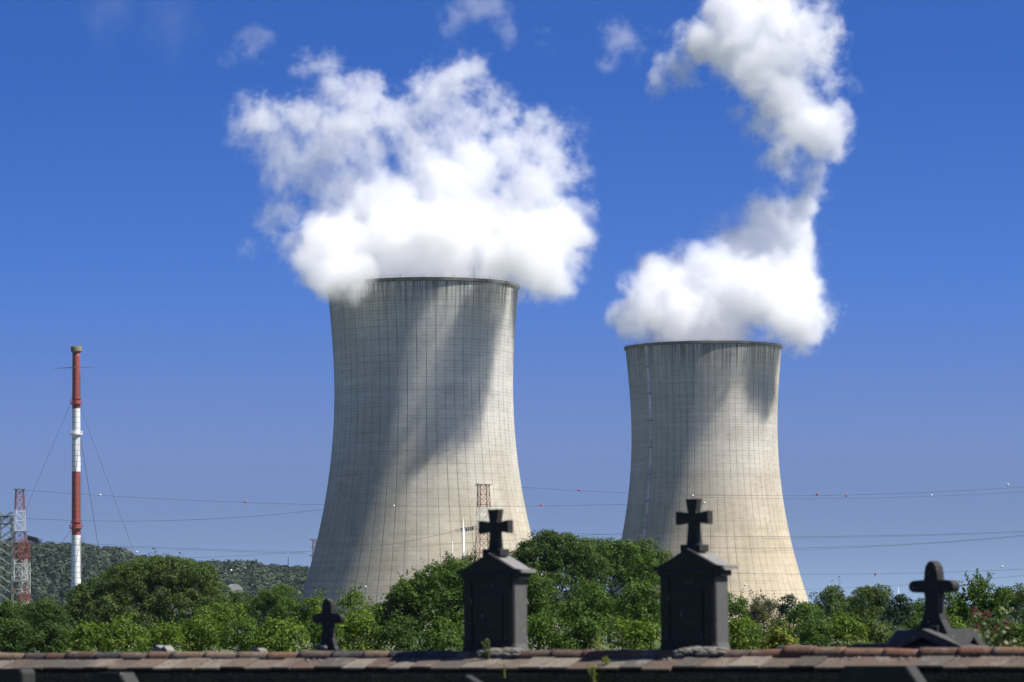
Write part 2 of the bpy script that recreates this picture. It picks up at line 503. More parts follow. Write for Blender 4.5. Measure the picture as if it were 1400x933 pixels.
def trunk_bm(bm, H, r0, rng, limbs=5, W=4):
    pts = [Vector((0, 0, -0.2))]
    for i in range(1, 6):
        pts.append(Vector((rng.normal() * 0.05 * H * 0.3, rng.normal() * 0.05 * H * 0.3, H * 0.16 * i)))
    for i in range(5):
        tube(bm, pts[i], pts[i + 1], r0 * (1 - i * 0.17), r0 * (1 - (i + 1) * 0.17), 8)
    for k in range(limbs):
        i = 2 + k % 4
        a = 2.4 * k + rng.uniform(0, 1)
        b0 = pts[i]
        b1 = b0 + Vector((math.cos(a) * W * 0.18, math.sin(a) * W * 0.18, H * 0.10))
        b2 = b1 + Vector((math.cos(a + 0.3) * W * 0.15, math.sin(a + 0.3) * W * 0.15, H * 0.12))
        tube(bm, b0, b1, r0 * 0.4, r0 * 0.25, 6); tube(bm, b1, b2, r0 * 0.25, r0 * 0.08, 6)

TREES = 0
def tree(name, px, topy, wpx, D, leaf, label, cat='tree', group=None, style='round', seed=None, base=0.12, lobes=None, lsize=None, dens=1.0, spike=0, sparse=0.0, clump=None, nl=12, hasbark=True):
    global TREES
    TREES += 1
    rng = np.random.default_rng(seed if seed is not None else 100 + TREES)
    top = unp(px, topy, D)
    H = top.z; W = wpx / ppm(D)
    root = empty(name, (top.x, D, 0), 0)
    tag(root, label, cat, group)
    if lobes is not None:
        L = [((lx) / ppm(D), ly * W, unp(px, yy, D).z, rx / ppm(D), rx / ppm(D) * 0.85, rz / ppm(D)) for (lx, ly, yy, rx, rz) in lobes]
    elif style == 'cone':
        L = [(rng.normal() * 0.03 * W, rng.normal() * 0.03 * W, H * (0.12 + 0.8 * i / 9), W * 0.5 * (1 - i / 9.6), W * 0.5 * (1 - i / 9.6), H * 0.07) for i in range(10)]
    else:
        L = rand_lobes(rng, W, H, base * H, nl)
    ls = lsize or max(0.18, 2.6 * D / F * 0.75 * 0.85)
    cr = clump or max(0.55, W * 0.062)
    area = sum(4 * l[3] * l[5] for l in L) * 1.1
    ncl = int(max(30, dens * area / (cr * cr) * 1.15))
    per = int(max(14, 5.0 * (cr / ls) ** 2))
    p, nrm, tint = crown_points(L, cr, ncl, per, rng, spike=spike, sparse=sparse)
    me = leaf_mesh('crown', p, nrm, ls, tint, rng)
    me.materials.append(LEAF[leaf])
    link(bpy.data.objects.new('crown' if cat != 'shrub' else 'foliage', me), root)
    if hasbark:
        bm = bmesh.new()
        trunk_bm(bm, H, max(0.06, H * 0.022), rng, 7, W)
        obj('trunk' if cat != 'shrub' else 'stem', bm, M['bark'], root)
    return root

# ------------------------------------------------------------------ cooling towers
HT = 160.0
PROF = [(0, 62.5), (10, 59.3), (21, 55.6), (35, 51.7), (49, 48.2), (62, 45.6), (76, 43.5), (90, 42.1), (103, 41.4), (115, 41.3), (128, 41.7), (140, 42.5), (150, 43.3), (160, 44.1)]
def prof_r(z):
    zz = np.array([p[0] for p in PROF], float); rr = np.array([p[1] for p in PROF], float)
    co = np.polyfit(zz, rr, 6)
    return float(np.polyval(co, z))
RCO = np.polyfit([p[0] for p in PROF], [p[1] for p in PROF], 6)
def prof_r(z): return float(np.polyval(RCO, z))

def cooling_tower(px, D, mat, label, ladder_ang=None, rods=()):
    c = unp(px, 860, D)
    root = empty('cooling_tower', (c.x, D, 0))
    tag(root, label, 'cooling tower', 'hyperbolic cooling towers of the power station')
    bm = bmesh.new()
    uvl = bm.loops.layers.uv.new('wrap')
    n, m = 192, 80
    zs = [HT * j / m for j in range(m + 1)]
    def ring(off, z): return [bm.verts.new(((prof_r(z) - off) * math.cos(2 * math.pi * i / n), (prof_r(z) - off) * math.sin(2 * math.pi * i / n), z)) for i in range(n)]
    rings = [(z, ring(0, z)) for z in zs] + [(HT, ring(0.9, HT))] + [(z, ring(0.9, z)) for z in reversed(zs[:-1])]
    for (za, a), (zb, b) in zip(rings, rings[1:]):
        for i in range(n):
            j = (i + 1) % n
            f = bm.faces.new((a[i], a[j], b[j], b[i]))
            for lp, (uu, vv) in zip(f.loops, ((i, za), (i + 1, za), (i + 1, zb), (i, zb))):
                lp[uvl].uv = (uu / n, vv)
    obj('shell', bm, mat, root, smooth=True)
    # ring beam at the mouth
    bm = bmesh.new()
    R = prof_r(HT)
    lathe(bm, [(R - 0.95, HT - 0.4), (R + 0.05, HT - 1.5), (R + 0.75, HT - 1.2), (R + 0.75, HT + 0.15), (R - 1.3, HT + 0.15), (R - 1.3, HT - 0.4)], 192, cap=False)
    obj('rim', bm, M['rim'], root)
    bm = bmesh.new()
    for i in range(120):
        a = 2 * math.pi * i / 120
        tube(bm, (math.cos(a) * (R + .6), math.sin(a) * (R + .6), HT + .1), (math.cos(a) * (R + .6), math.sin(a) * (R + .6), HT + 1.1), 0.035, n=4)
        b = 2 * math.pi * (i + 1) / 120
        tube(bm, (math.cos(a) * (R + .6), math.sin(a) * (R + .6), HT + 1.05), (math.cos(b) * (R + .6), math.sin(b) * (R + .6), HT + 1.05), 0.035, n=4)
    obj('railing', bm, M['steel'], root)
    for (ang, h) in rods:
        a = rad(ang - 90)
        bm = bmesh.new()
        tube(bm, (math.cos(a) * R, math.sin(a) * R, HT), (math.cos(a) * R, math.sin(a) * R, HT + h), 0.12, 0.05)
        obj('lightning_rod', bm, M['steel'], root)
    if ladder_ang is not None:
        a = rad(ladder_ang - 90)
        t = Vector((-math.sin(a), math.cos(a), 0)); o = Vector((math.cos(a), math.sin(a), 0))
        bm = bmesh.new()
        N = 80
        P = [o * (prof_r(z) + 0.45) + Vector((0, 0, z)) for z in [i * (HT - 1) / N for i in range(N + 1)]]
        for i in range(N):
            tray = [P[i] - t * .8, P[i] + t * .8, P[i + 1] + t * .8, P[i + 1] - t * .8]
            bm.faces.new([bm.verts.new(v - o * .3) for v in tray])
            for sgn in (-1, 1):
                tube(bm, P[i] + t * 0.55 * sgn, P[i + 1] + t * 0.55 * sgn, 0.16, n=4)
            tube(bm, P[i] + o * 0.5, P[i + 1] + o * 0.5, 0.14, n=4)
            for k in range(3):
                q = P[i].lerp(P[i + 1], k / 3)
                tube(bm, q - t * 0.55, q + t * 0.55, 0.1, n=4)
                tube(bm, q - t * 0.55, q + o * .5, 0.1, n=4); tube(bm, q + t * 0.55, q + o * .5, 0.1, n=4)
        obj('ladder', bm, M['ladder'], root)
        bm = bmesh.new()
        for z in range(12, 158, 15):
            bm = bmesh.new()
            q = o * (prof_r(z) + 0.9) + Vector((0, 0, z))
            box(bm, q, (2.2, 2.2, 0.35), rz=a)
            obj('ladder_platform', bm, M['steel'], root)
    return root
D1, D2 = 1686.0, 2067.0
cooling_tower(581.5, D1, M['conc1'], 'taller and nearer grey concrete cooling tower behind the tree with a cross in front', rods=[(33, 6.5), (-30, 2), (-12, 2.2), (2, 2), (20, 2), (45, 2)])
cooling_tower(966.5, D2, M['conc2'], 'smaller cream concrete cooling tower with a pale ladder running down its side', ladder_ang=-49, rods=[(-10, 2), (30, 2)])

# ------------------------------------------------------------------ steam
def steam_mat(name, dens, ani=0.0):
    t = NT(name)
    at = t.n('ShaderNodeAttribute', {'attribute_name': 'density'})
    p = t.n('ShaderNodeVolumePrincipled')
    p.inputs['Color'].default_value = (0.988, 0.991, 1.0, 1)
    p.inputs['Density Attribute'].default_value = ''
    t.put(p.inputs['Density'], t.math('MULTIPLY', at.outputs['Fac'], dens))
    p.inputs['Anisotropy'].default_value = ani
    t.t.links.new(p.outputs[0], t.out.inputs['Volume'])
    return t.m

def steam(name, blobs, D, label, cat, mat, voxel=1.2, pad=12, seed=0, stretch=1.0, group=None, WD=0.55):
    """a real density field: billowing blobs (px, py, r px, depth m, hardness 0..1) eroded by turbulence"""
    B = []
    for (px, py, r, dy, hard) in blobs:
        Dd = D + dy
        c = unp(px, py, Dd); rm = r / ppm(Dd)
        if hard < .7: rm *= 1.22
        B.append((c, rm, hard))
    lo = [min(c[i] - r * 1.25 for c, r, h in B) - pad for i in range(3)]
    hi = [max(c[i] + r * 1.25 for c, r, h in B) + pad for i in range(3)]
    ng = bpy.data.node_groups.new(name + '_field', 'GeometryNodeTree')
    ng.interface.new_socket('Geometry', in_out='INPUT', socket_type='NodeSocketGeometry')
    ng.interface.new_socket('Geometry', in_out='OUTPUT', socket_type='NodeSocketGeometry')
    nd, lk = ng.nodes, ng.links
    def put(s, v):
        if isinstance(v, bpy.types.NodeSocket): lk.new(v, s)
        else: s.default_value = v
    def ma(op, a, b=0.0, c=0.0, clamp=False):
        x = nd.new('ShaderNodeMath'); x.operation = op; x.use_clamp = clamp
        for i, v in enumerate((a, b, c)): put(x.inputs[i], v)
        return x.outputs[0]
    def vm(op, a, b=None, c=None, sc=None):
        x = nd.new('ShaderNodeVectorMath'); x.operation = op
        put(x.inputs[0], a)
        if b is not None: put(x.inputs[1], b)
        if c is not None: put(x.inputs[2], c)
        if sc is not None: put(x.inputs['Scale'], sc)
        return x
    pos = nd.new('GeometryNodeInputPosition').outputs[0]
    def noi(vec, scale, detail, rough, col=False, dist=0.0):
        x = nd.new('ShaderNodeTexNoise'); x.inputs['Scale'].default_value = scale
        x.inputs['Detail'].default_value = detail; x.inputs['Roughness'].default_value = rough; x.inputs['Distortion'].default_value = dist
        lk.new(vec, x.inputs['Vector'])
        return x.outputs[1 if col else 0]
    off = vm('ADD', pos, (seed * 131.7, seed * 57.3, seed * 91.1)).outputs[0]
    w1 = vm('SUBTRACT', noi(off, 1 / 45, 2, 0.5, True), (0.5, 0.5, 0.5)).outputs[0]
    pw = vm('MULTIPLY_ADD', w1, (26, 26, 26), pos).outputs[0]
    w2 = vm('SUBTRACT', noi(off, 1 / 12, 2, 0.5, True), (0.5, 0.5, 0.5)).outputs[0]
    pw = vm('MULTIPLY_ADD', w2, (7, 7, 7), pw).outputs[0]
    sh, sw = None, None
    for (c, r, h) in B:
        d = vm('MULTIPLY', vm('SUBTRACT', pw, tuple(c)).outputs[0], (1 / r, 1 / (r * stretch), 1 / r)).outputs[0]
        s = ma('SUBTRACT', 1.0, vm('LENGTH', d).outputs['Value'])
        s = ma('MULTIPLY', s, min(1.0, r / 16.0 + 0.3))
        if h >= 0.7:
            sh = s if sh is None else ma('SMOOTH_MAX', sh, s, 0.3)
        if h >= 0.7: s = ma('SUBTRACT', s, 0.02)
        sw = s if sw is None else ma('SMOOTH_MAX', sw, s, 0.3)
    offw = vm('MULTIPLY_ADD', w1, (14, 14, 14), off).outputs[0]
    n1 = noi(offw, 1 / 24, 5, 0.64)
    n2 = noi(offw, 1 / 8, 3.5, 0.80)
    n3 = noi(offw, 1 / 15, 4, 0.76)
    bil = ma('ABSOLUTE', ma('SUBTRACT', n1, 0.5))
    dens = None
    if sh is not None:
        e = ma('ADD', sh, ma('MULTIPLY', ma('SUBTRACT', n1, 0.48), 1.6))
        e = ma('ADD', e, ma('MULTIPLY', ma('SUBTRACT', n2, 0.5), 1.1))
        e = ma('ADD', e, ma('MULTIPLY', ma('SUBTRACT', bil, 0.1), -0.8))
        x = nd.new('ShaderNodeMapRange'); x.interpolation_type = 'SMOOTHSTEP'
        put(x.inputs[0], e)
        for i, v in enumerate((0.0, 0.60, 0.0, 1.0)): x.inputs[i + 1].default_value = v
        dens = ma('POWER', x.outputs[0], 1.5)
    if sw is not None:
        e = ma('ADD', sw, ma('MULTIPLY', ma('SUBTRACT', n1, 0.47), 1.6))
        e = ma('ADD', e, ma('MULTIPLY', ma('SUBTRACT', n3, 0.49), 2.8))
        e = ma('ADD', e, ma('MULTIPLY', ma('SUBTRACT', n2, 0.5), 2.2))
        x = nd.new('ShaderNodeMapRange'); x.interpolation_type = 'SMOOTHSTEP'
        put(x.inputs[0], e)
        for i, v in enumerate((0.12, 0.95, 0.0, 1.0)): x.inputs[i + 1].default_value = v
        # nothing outside the wisps' own reach
        y = nd.new('ShaderNodeMapRange'); y.interpolation_type = 'SMOOTHSTEP'
        put(y.inputs[0], sw)
        for i, v in enumerate((-0.35, 0.10, 0.0, 1.0)): y.inputs[i + 1].default_value = v
        dw = ma('MULTIPLY', ma('MULTIPLY', ma('POWER', x.outputs[0], 1.3), y.outputs[0]), WD)
        dens = dw if dens is None else ma('MAXIMUM', dens, dw)
    vc = nd.new('GeometryNodeVolumeCube')
    put(vc.inputs['Density'], dens)
    vc.inputs['Min'].default_value = lo; vc.inputs['Max'].default_value = hi
    for i, ax in enumerate('XYZ'):
        vc.inputs['Resolution ' + ax].default_value = max(8, int((hi[i] - lo[i]) / voxel))
    sm = nd.new('GeometryNodeSetMaterial'); sm.inputs['Material'].default_value = mat
    lk.new(vc.outputs[0], sm.inputs[0])
    go = nd.new('NodeGroupOutput'); gi = nd.new('NodeGroupInput')
    lk.new(sm.outputs[0], go.inputs[0])
    vol = bpy.data.volumes.new(name)
    vol.materials.append(mat)
    o = bpy.data.objects.new(name, vol)
    link(o)
    mod = o.modifiers.new('field', 'NODES'); mod.node_group = ng
    tag(o, label, cat, group, 'stuff')
    return o
SM = steam_mat('steam', 0.11)
SMW = steam_mat('thin_steam', 0.10)
P1 = [  # px, py, r, depth, hardness
    (575, 385, 105, 0, 1), (540, 325, 46, -36, 1), (605, 318, 50, -38, 1), (575, 330, 95, 0, 1), (480, 345, 62, -25, 1), (445, 368, 42, -42, 1), (475, 381, 30, -44, 1), (450, 380, 34, -38, 1), (490, 372, 24, -46, 1), (655, 335, 80, 5, 1),
    (725, 350, 62, -34, 1), (748, 382, 44, -44, 1), (705, 325, 44, -45, .5), (765, 355, 40, -40, .5), (700, 300, 68, 10, 1), (760, 320, 52, -5, 1), (590, 265, 75, 5, 1), (520, 280, 66, 0, 1),
    (640, 240, 55, 10, 1), (730, 260, 48, 5, 1), (440, 320, 42, -15, 1),
    (615, 125, 52, 0, .5), (620, 190, 50, 0, .5), (545, 165, 50, 5, .5), (480, 190, 60, 0, .5), (500, 140, 40, 0, .5), (430, 185, 45, 0, .5),
    (360, 175, 42, 0, .5), (335, 160, 26, 0, .5), (375, 215, 38, 0, .5), (400, 240, 45, 0, .5), (385, 285, 38, -5, .5), (395, 330, 30, -10, .5), (440, 95, 26, 0, .5),
    (450, 125, 28, 0, .5), (680, 180, 38, 0, .5), (690, 215, 42, 0, .5), (750, 195, 45, 0, .5), (775, 235, 38, 0, .5), (795, 290, 26, -5, .5), (795, 350, 20, -10, .5), (735, 160, 24, 0, .5),
    (650, 100, 22, 0, .5), (480, 250, 60, 0, .5), (570, 220, 66, 0, .5), (415, 300, 30, 0, .5),
]
steam('steam_plume', P1, D1 - 5, 'broad white steam cloud spilling over the rim of the nearer tower', 'steam', SM, voxel=0.74, seed=3, stretch=1.0, WD=0.50, group='steam from the cooling towers')
P2 = [
    (962, 470, 78, 0, 1), (950, 425, 85, 0, 1), (880, 420, 48, -15, 1), (865, 440, 30, -22, 1), (1010, 400, 75, 0, 1), (1075, 422, 52, -18, 1), (1100, 448, 40, -26, 1), (1060, 405, 34, -42, .4),
    (1050, 370, 62, 0, 1), (1085, 330, 42, 5, 1), (1020, 340, 48, 5, 1), (965, 375, 55, 0, 1), (1085, 395, 45, 0, 1), (915, 385, 42, 0, 1), (1100, 290, 28, 5, 1),
    (1015, 50, 62, 0, 1), (1045, 90, 58, 0, 1), (1065, 135, 52, 0, 1), (1095, 165, 44, 0, 1), (1000, 15, 52, 0, 1), (960, 55, 40, 0, 1), (1085, 50, 55, 0, .5), (928, 92, 32, 0, .5), (1110, 80, 34, 0, .5), (935, 60, 30, 0, .5),
    (1055, 20, 46, 0, 1), (1120, 175, 40, 0, 1), (1085, 195, 34, 0, .5), (1125, 195, 30, 0, .5), (1130, 110, 24, 0, .5), (1010, 155, 18, 0, .5), (1100, 235, 32, 0, .3), (1115, 262, 26, 0, .3), (1065, 225, 28, 0, .3), (1040, 180, 26, 0, .3), (1140, 150, 24, 0, .3), (900, 110, 20, 0, .3), (1135, 330, 12, 0, .4), (1130, 440, 22, -10, .5), (845, 430, 24, -15, .5), (1000, 325, 30, 0, .5), (1050, 300, 34, 0, .5), (1000, 350, 42, 0, 1), (1045, 320, 44, 5, 1),
]
steam('steam_plume', P2, D2 - 5, 'white steam rising in a bent column from the farther tower with a detached top puff', 'steam', SM, voxel=0.92, seed=7, stretch=1.0, group='steam from the cooling towers')
for k, (bl, lab) in enumerate([
    ([(345, 62, 24, 0, 0), (362, 52, 17, 0, 0), (315, 78, 16, 0, 0)], 'thin wisp of steam high above the left edge of the broad cloud'),
    ([(665, 15, 28, 0, 0), (688, 42, 20, 0, 0), (625, 30, 18, 0, 0)], 'torn wisp of steam at the top of the sky above the nearer tower'),
    ([(845, 55, 34, 0, 0), (825, 90, 20, 0, 0), (868, 40, 18, 0, 0)], 'faint curled wisp of steam in the gap between both steam clouds'),
    ([(740, 68, 14, 0, 0), (738, 50, 9, 0, 0)], 'tiny tuft of steam just right of the torn wisp at the top'),
    ([(338, 330, 15, 0, 0), (345, 345, 10, 0, 0)], 'tiny tuft of steam beside the lower left edge of the broad cloud'),
    ([(1160, 110, 17, 0, 0), (1180, 118, 10, 0, 0)], 'tiny tuft of steam right of the detached top puff'),
    ([(230, 30, 50, 0, 0), (150, 12, 45, 0, 0), (265, 45, 20, 0, 0)], 'very faint veil of cloud in the upper left of the sky')]):
    steam('steam_wisp', bl, 1900, lab, 'steam', SMW, voxel=1.5, seed=20 + k, group='drifting wisps of steam', WD=0.02 if k == 6 else 0.20)

# ------------------------------------------------------------------ chimney
def chimney(px, topy, D):
    base = unp(px + 1.5, 860, D)
    H = unp(px, topy, D).z
    root = empty('chimney', (base.x, D, 0))
    tag(root, 'tall slender chimney striped in red and white beside the lattice pylon', 'chimney')
    zz = lambda py: unp(px, py, D).z
    r0, r1 = 6.6 / ppm(D), 5.3 / ppm(D)
    mat = stripes('chimney_paint', [zz(800 - 0) - 25, zz(732), zz(645), zz(559)], [(0.7, 0.7, 0.7), (0.78, 0.78, 0.78), (0.31, 0.06, 0.045), (0.78, 0.78, 0.78), (0.31, 0.06, 0.045)], seams=2.35, dirt=0.18)
    bm = bmesh.new()
    lathe(bm, [(r0 * (1 - z / H) + r1 * z / H, z) for z in np.linspace(0, H - 1.5, 40)], 32)
    obj('shaft', bm, mat, root, smooth=True)
    bm = bmesh.new()
    rc = 7.6 / ppm(D)
    lathe(bm, [(r1 + .05, H - 2.6), (rc, H - 2.0), (rc, H - 0.5), (rc * .93, H), (rc * .7, H), (rc * .7, H - 2)], 32, cap=False)
    for i in range(10):
        a = i * 0.628; tube(bm, (math.cos(a) * rc, math.sin(a) * rc, H - .4), (math.cos(a) * rc, math.sin(a) * rc, H + .9), .07, n=4)
    obj('cap', bm, plain('chimney_cap', (0.20, 0.18, 0.12), 0.8, 0.3, 1), root)
    for py, m_, k in ((552, 'redpaint', 1.45), (545, 'redpaint', 1.22), (594, 'whitepaint', 1.5), (722, 'redpaint', 1.5), (714, 'redpaint', 1.25)):
        z = zz(py); r = (r0 * (1 - z / H) + r1 * z / H)
        bm = bmesh.new()
        lathe(bm, [(r + .02, z - 0.5), (r * k, z - 0.2), (r * k, z + 0.15), (r + .02, z + 0.15)], 24, cap=False)
        if k > 1.3:
            for i in range(16):
                a, b = i * math.pi / 8, (i + 1) * math.pi / 8
                A = Vector((math.cos(a) * r * k, math.sin(a) * r * k, z + .1)); B = Vector((math.cos(b) * r * k, math.sin(b) * r * k, z + 1.2))
                tube(bm, A, (A.x, A.y, z + 1.2), .06, n=4); tube(bm, (A.x, A.y, z + 1.2), B, .06, n=4)
        obj('platform', bm, M[m_], root)
    # service pipe and ladder up the right side
    a = rad(-20)
    for z0, z1 in ((zz(790), zz(735)), (zz(720), zz(648)), (zz(624), zz(600)), (zz(545), zz(512))):
        bm = bmesh.new()
        for t_ in np.linspace(0, 1, 9)[:-1]:
            za, zb = z0 + (z1 - z0) * t_, z0 + (z1 - z0) * (t_ + .125)
            ra = r0 * (1 - za / H) + r1 * za / H + .55
            p, q = Vector((math.cos(a) * ra, math.sin(a) * ra, za)), Vector((math.cos(a) * ra, math.sin(a) * ra, zb))
            tube(bm, p, q, .10, n=5)
            tube(bm, p, p - Vector((math.cos(a), math.sin(a), 0)) * .6, .07, n=4)
            tube(bm, p + Vector((-.35, -.5, 0)), q + Vector((-.35, -.5, 0)), .06, n=4)
        obj('ladder', bm, M['steel'], root)
    bm = bmesh.new()
    z = zz(503); L = 28.5 / ppm(D)
    tube(bm, (-L - .6, 0, z - .25), (-r1, 0, z + .1), .09, .16); tube(bm, (r1, 0, z + .1), (L - 1, 0, z), .16, .09)
    tube(bm, (0, -L, z - .2), (0, -r1, z), .09, .14)
    obj('crossbar', bm, M['steel'], root)
    for (x0, y0, x1, y1, dy) in ((96, 553, 4, 770, -25), (109, 555, 200, 800, -20), (109, 592, 143, 800, 30), (97, 725, 60, 775, 20), (109, 725, 135, 790, -10)):
        A = unp(x0, y0, D) - Vector((base.x, D, 0)); B = unp(x1, y1, D + dy) - Vector((base.x, D, 0))
        bm = bmesh.new()
        B = A + (B - A) * (A.z / (A.z - B.z)) if A.z > B.z else B      # down to the ground
        tube(bm, A, B, .085, n=4)
        obj('guy_cable', bm, M['dark'], root)
chimney(102.5, 474, 1550.0)

# ------------------------------------------------------------------ lattice pylons
def lattice(px, topy, D, wtop, wbot, boty, bounds, cols, label, name='lattice_pylon', rz=0.3, panels=14, rad_=0.105, group='red and white lattice pylons', H0=None):
    """square lattice mast: widths in photo pixels at the top and at row boty"""
    top = unp(px, topy, D); bz = unp(px, boty, D).z
    H = top.z
    root = empty(name, (top.x, D, 0), rz)
    tag(root, label, 'pylon', group)
    k = (wbot - wtop) / ppm(D) / (H - bz)
    def hw(z): return 0.5 * (wtop / ppm(D) + k * (H - z)) / (math.cos(rz) + abs(math.sin(rz)))
    mat = stripes(name + '_paint', bounds, cols, rough=0.6, dirt=0.15) if bounds is not None else cols
    def corner(i, z):
        s = ((-1, -1), (1, -1), (1, 1), (-1, 1))[i % 4]
        return Vector((s[0] * hw(z), s[1] * hw(z), z))
    zs = [0]; 
    while zs[-1] < H: zs.append(zs[-1] + max(1.6, hw(zs[-1]) * 2 * 1.0))
    zs = [z * H / zs[-1] for z in zs]
    for i in range(4):
        bm = bmesh.new(); tube(bm, corner(i, 0), corner(i, H), rad_ * 1.35, rad_ * 1.1, 5)
        obj('leg', bm, mat, root)
    bm = bmesh.new()
    for za, zb in zip(zs, zs[1:]):
        for i in range(4):
            tube(bm, corner(i, za), corner(i + 1, zb), rad_ * .62, n=4); tube(bm, corner(i + 1, za), corner(i, zb), rad_ * .62, n=4)
            tube(bm, corner(i, zb), corner(i + 1, zb), rad_ * .62, n=4)
    obj('bracing', bm, mat, root)
    return root, H
def insulators(root, rz, A, B, sag=0.4, discs=9):
    """a tension string between two world points, kept as one part"""
    Mi = Matrix.Rotation(-rz, 3, 'Z')
    a, b = Mi @ (A - root.location), Mi @ (B - root.location)
    bm = bmesh.new()
    for off in (0, 0.5):
        o = Vector((0, 0, off))
        tube(bm, a + o, b + o, .10, n=4)
        for i in range(discs):
            t_ = (i + 1) / (discs + 2)
            p = a.lerp(b, 0.1 + 0.8 * t_) + o
            d = (b - a).normalized()
            tube(bm, p - d * .12, p + d * .12, .28, .28, 8)
    obj('insulator_string', bm, M['dark'], root)
RED, WHI = (0.24, 0.06, 0.045), (0.50, 0.51, 0.50)
DP = 1250.0
zq = lambda px, py, D=DP: unp(px, py, D).z
p1, H = lattice(27, 669, DP, 12.5, 27, 832, [zq(27, 822), zq(27, 795), zq(27, 765), zq(27, 727), zq(27, 697)], [WHI, RED, WHI, RED, WHI, RED], 'red and white lattice pylon standing left of the striped chimney')
bm = bmesh.new(); box(bm, (0, 0, H), (3.6, 3.6, .3)); obj('platform', bm, M['steel'], p1)
bm = bmesh.new(); box(bm, (0, 0, zq(27, 727)), (5.0, 5.0, .3)); obj('platform', bm, M['steel'], p1)
bm = bmesh.new(); box(bm, (0, 0, zq(27, 795)), (6.6, 6.6, .35)); obj('platform', bm, M['steel'], p1)
for A, B in (((35, 737), (58, 743)), ((35, 734), (57, 740)), ((20, 737), (-8, 744))):
    insulators(p1, 0.3, unp(*A, DP), unp(*B, DP - 5))
p2, H = lattice(33.5, 737, DP + 150, 16, 17, 832, [zq(33, 812, DP + 150), zq(33, 770, DP + 150)], [RED, WHI, RED], 'red and white lattice mast half hidden behind the taller pylon left of the chimney', rz=0.5)
# nearer-centre mast in front of the taller cooling tower
DM = 1350.0
p3, H = lattice(661, 663, DM, 16, 24, 760, [zq(661, 722, DM), zq(661, 694, DM)], [(0.24, 0.07, 0.045), (.7, .7, .69), (0.24, 0.07, 0.045)], 'thin red and white lattice pylon in front of the nearer cooling tower', rz=0.35, rad_=0.13)
bm = bmesh.new(); box(bm, (0, 0, H), (5.4, 3.2, .35)); tube(bm, (0, 0, H), (-2.9, -.5, H + .6), .12)
obj('crossarm', bm, M['steel'], p3)
insulators(p3, 0.35, unp(652, 721.5, DM), unp(622, 726, DM - 6), discs=6); insulators(p3, 0.35, unp(652, 723.5, DM), unp(624, 728, DM - 8), discs=6)
# small red mast behind the left flank of the nearer tower
p4, H = lattice(430, 738, 1790, 5, 8, 790, None, M['rustpaint'], 'small red lattice pylon peeking out at the left flank of the nearer tower', rz=0.2, rad_=0.075)
for zc, wd in ((737.5, 9), (748, 5), (759.5, 11)):
    bm = bmesh.new()
    z = unp(430, zc, 1790).z
    box(bm, (-.8, 0, z), (wd * .3, .5, .3))
    tube(bm, (-wd * .17 - .8, 0, z), (0, 0, z - 1.5), .1)
    obj('crossarm', bm, M['rustpaint'], p4)
# dark green lattice portal at the left edge
DG = 1050.0
pg = empty('lattice_gantry', (unp(2, 860, DG).x, DG, 0)); tag(pg, 'dark green lattice gantry at the left edge of the picture', 'pylon')
zt = zq(0, 706, DG)
def gx(px): return unp(px, 760, DG).x - pg.location.x
for cxp in (8, -31):
    for dx in (-8.5, 8.5):
        for dy in (-1.6, 1.6):
            bm = bmesh.new(); tube(bm, (gx(cxp + dx), dy, 0), (gx(cxp + dx), dy, zt), .16, n=4); obj('leg', bm, M['green_steel'], pg)
    bm = bmesh.new()
    z = 0
    while z < zt - 1:
        for dy in (-1.6, 1.6):
            tube(bm, (gx(cxp - 8.5), dy, z), (gx(cxp + 8.5), dy, z + 2.6), .09, n=4); tube(bm, (gx(cxp + 8.5), dy, z), (gx(cxp - 8.5), dy, z + 2.6), .09, n=4)
        for dx in (-8.5, 8.5):
            tube(bm, (gx(cxp + dx), -1.6, z), (gx(cxp + dx), 1.6, z + 2.6), .09, n=4)
        z += 2.6
    obj('bracing', bm, M['green_steel'], pg)
bm = bmesh.new()
for dy in (-1.6, 1.6):
    tube(bm, (gx(-45), dy, zt), (gx(17), dy, zt), .16, n=4); tube(bm, (gx(-45), dy, zt - 2.2), (gx(17), dy, zt - 2.2), .14, n=4)
    for i in range(13): tube(bm, (gx(-45 + i * 4.77), dy, zt if i % 2 else zt - 2.2), (gx(-45 + (i + 1) * 4.77), dy, zt - 2.2 if i % 2 else zt), .09, n=4)
obj('crossbeam', bm, M['green_steel'], pg)

def pole(px, y0, wpx, D, mat, label, tip=0, name='mast', cat='mast'):
    t_ = unp(px, y0, D)
    bm = bmesh.new()
    r = wpx / 2 / ppm(D)
    lathe(bm, [(r * 1.15, 0), (r, t_.z - tip * 1.0), (r * .35, t_.z - tip + .05), (r * .2, t_.z)], 12)
    o = obj(name, bm, mat, smooth=True, loc=(t_.x, D, 0))
    tag(o, label, cat)
pole(633.5, 710, 2.6, 1330, M['whitepaint'], 'white slender mast just left of the pylon before the nearer tower', tip=3.5)
pole(618.5, 741, 0.9, 1330, M['whitepaint'], 'thin pale rod farther left of the white mast before the nearer tower')
pole(394, 762, 0.8, 1700, M['steel'], 'hair thin grey aerial above the wooded ridge left of the nearer tower')
pole(1228.5, 803, 2.2, 1600, M['whitepaint'], 'short white mast rising above the trees left of the rounded stone cross', tip=5)
pole(635, 754, 0.5, 1200, M['steel'], 'very thin grey rod standing beside the white mast')

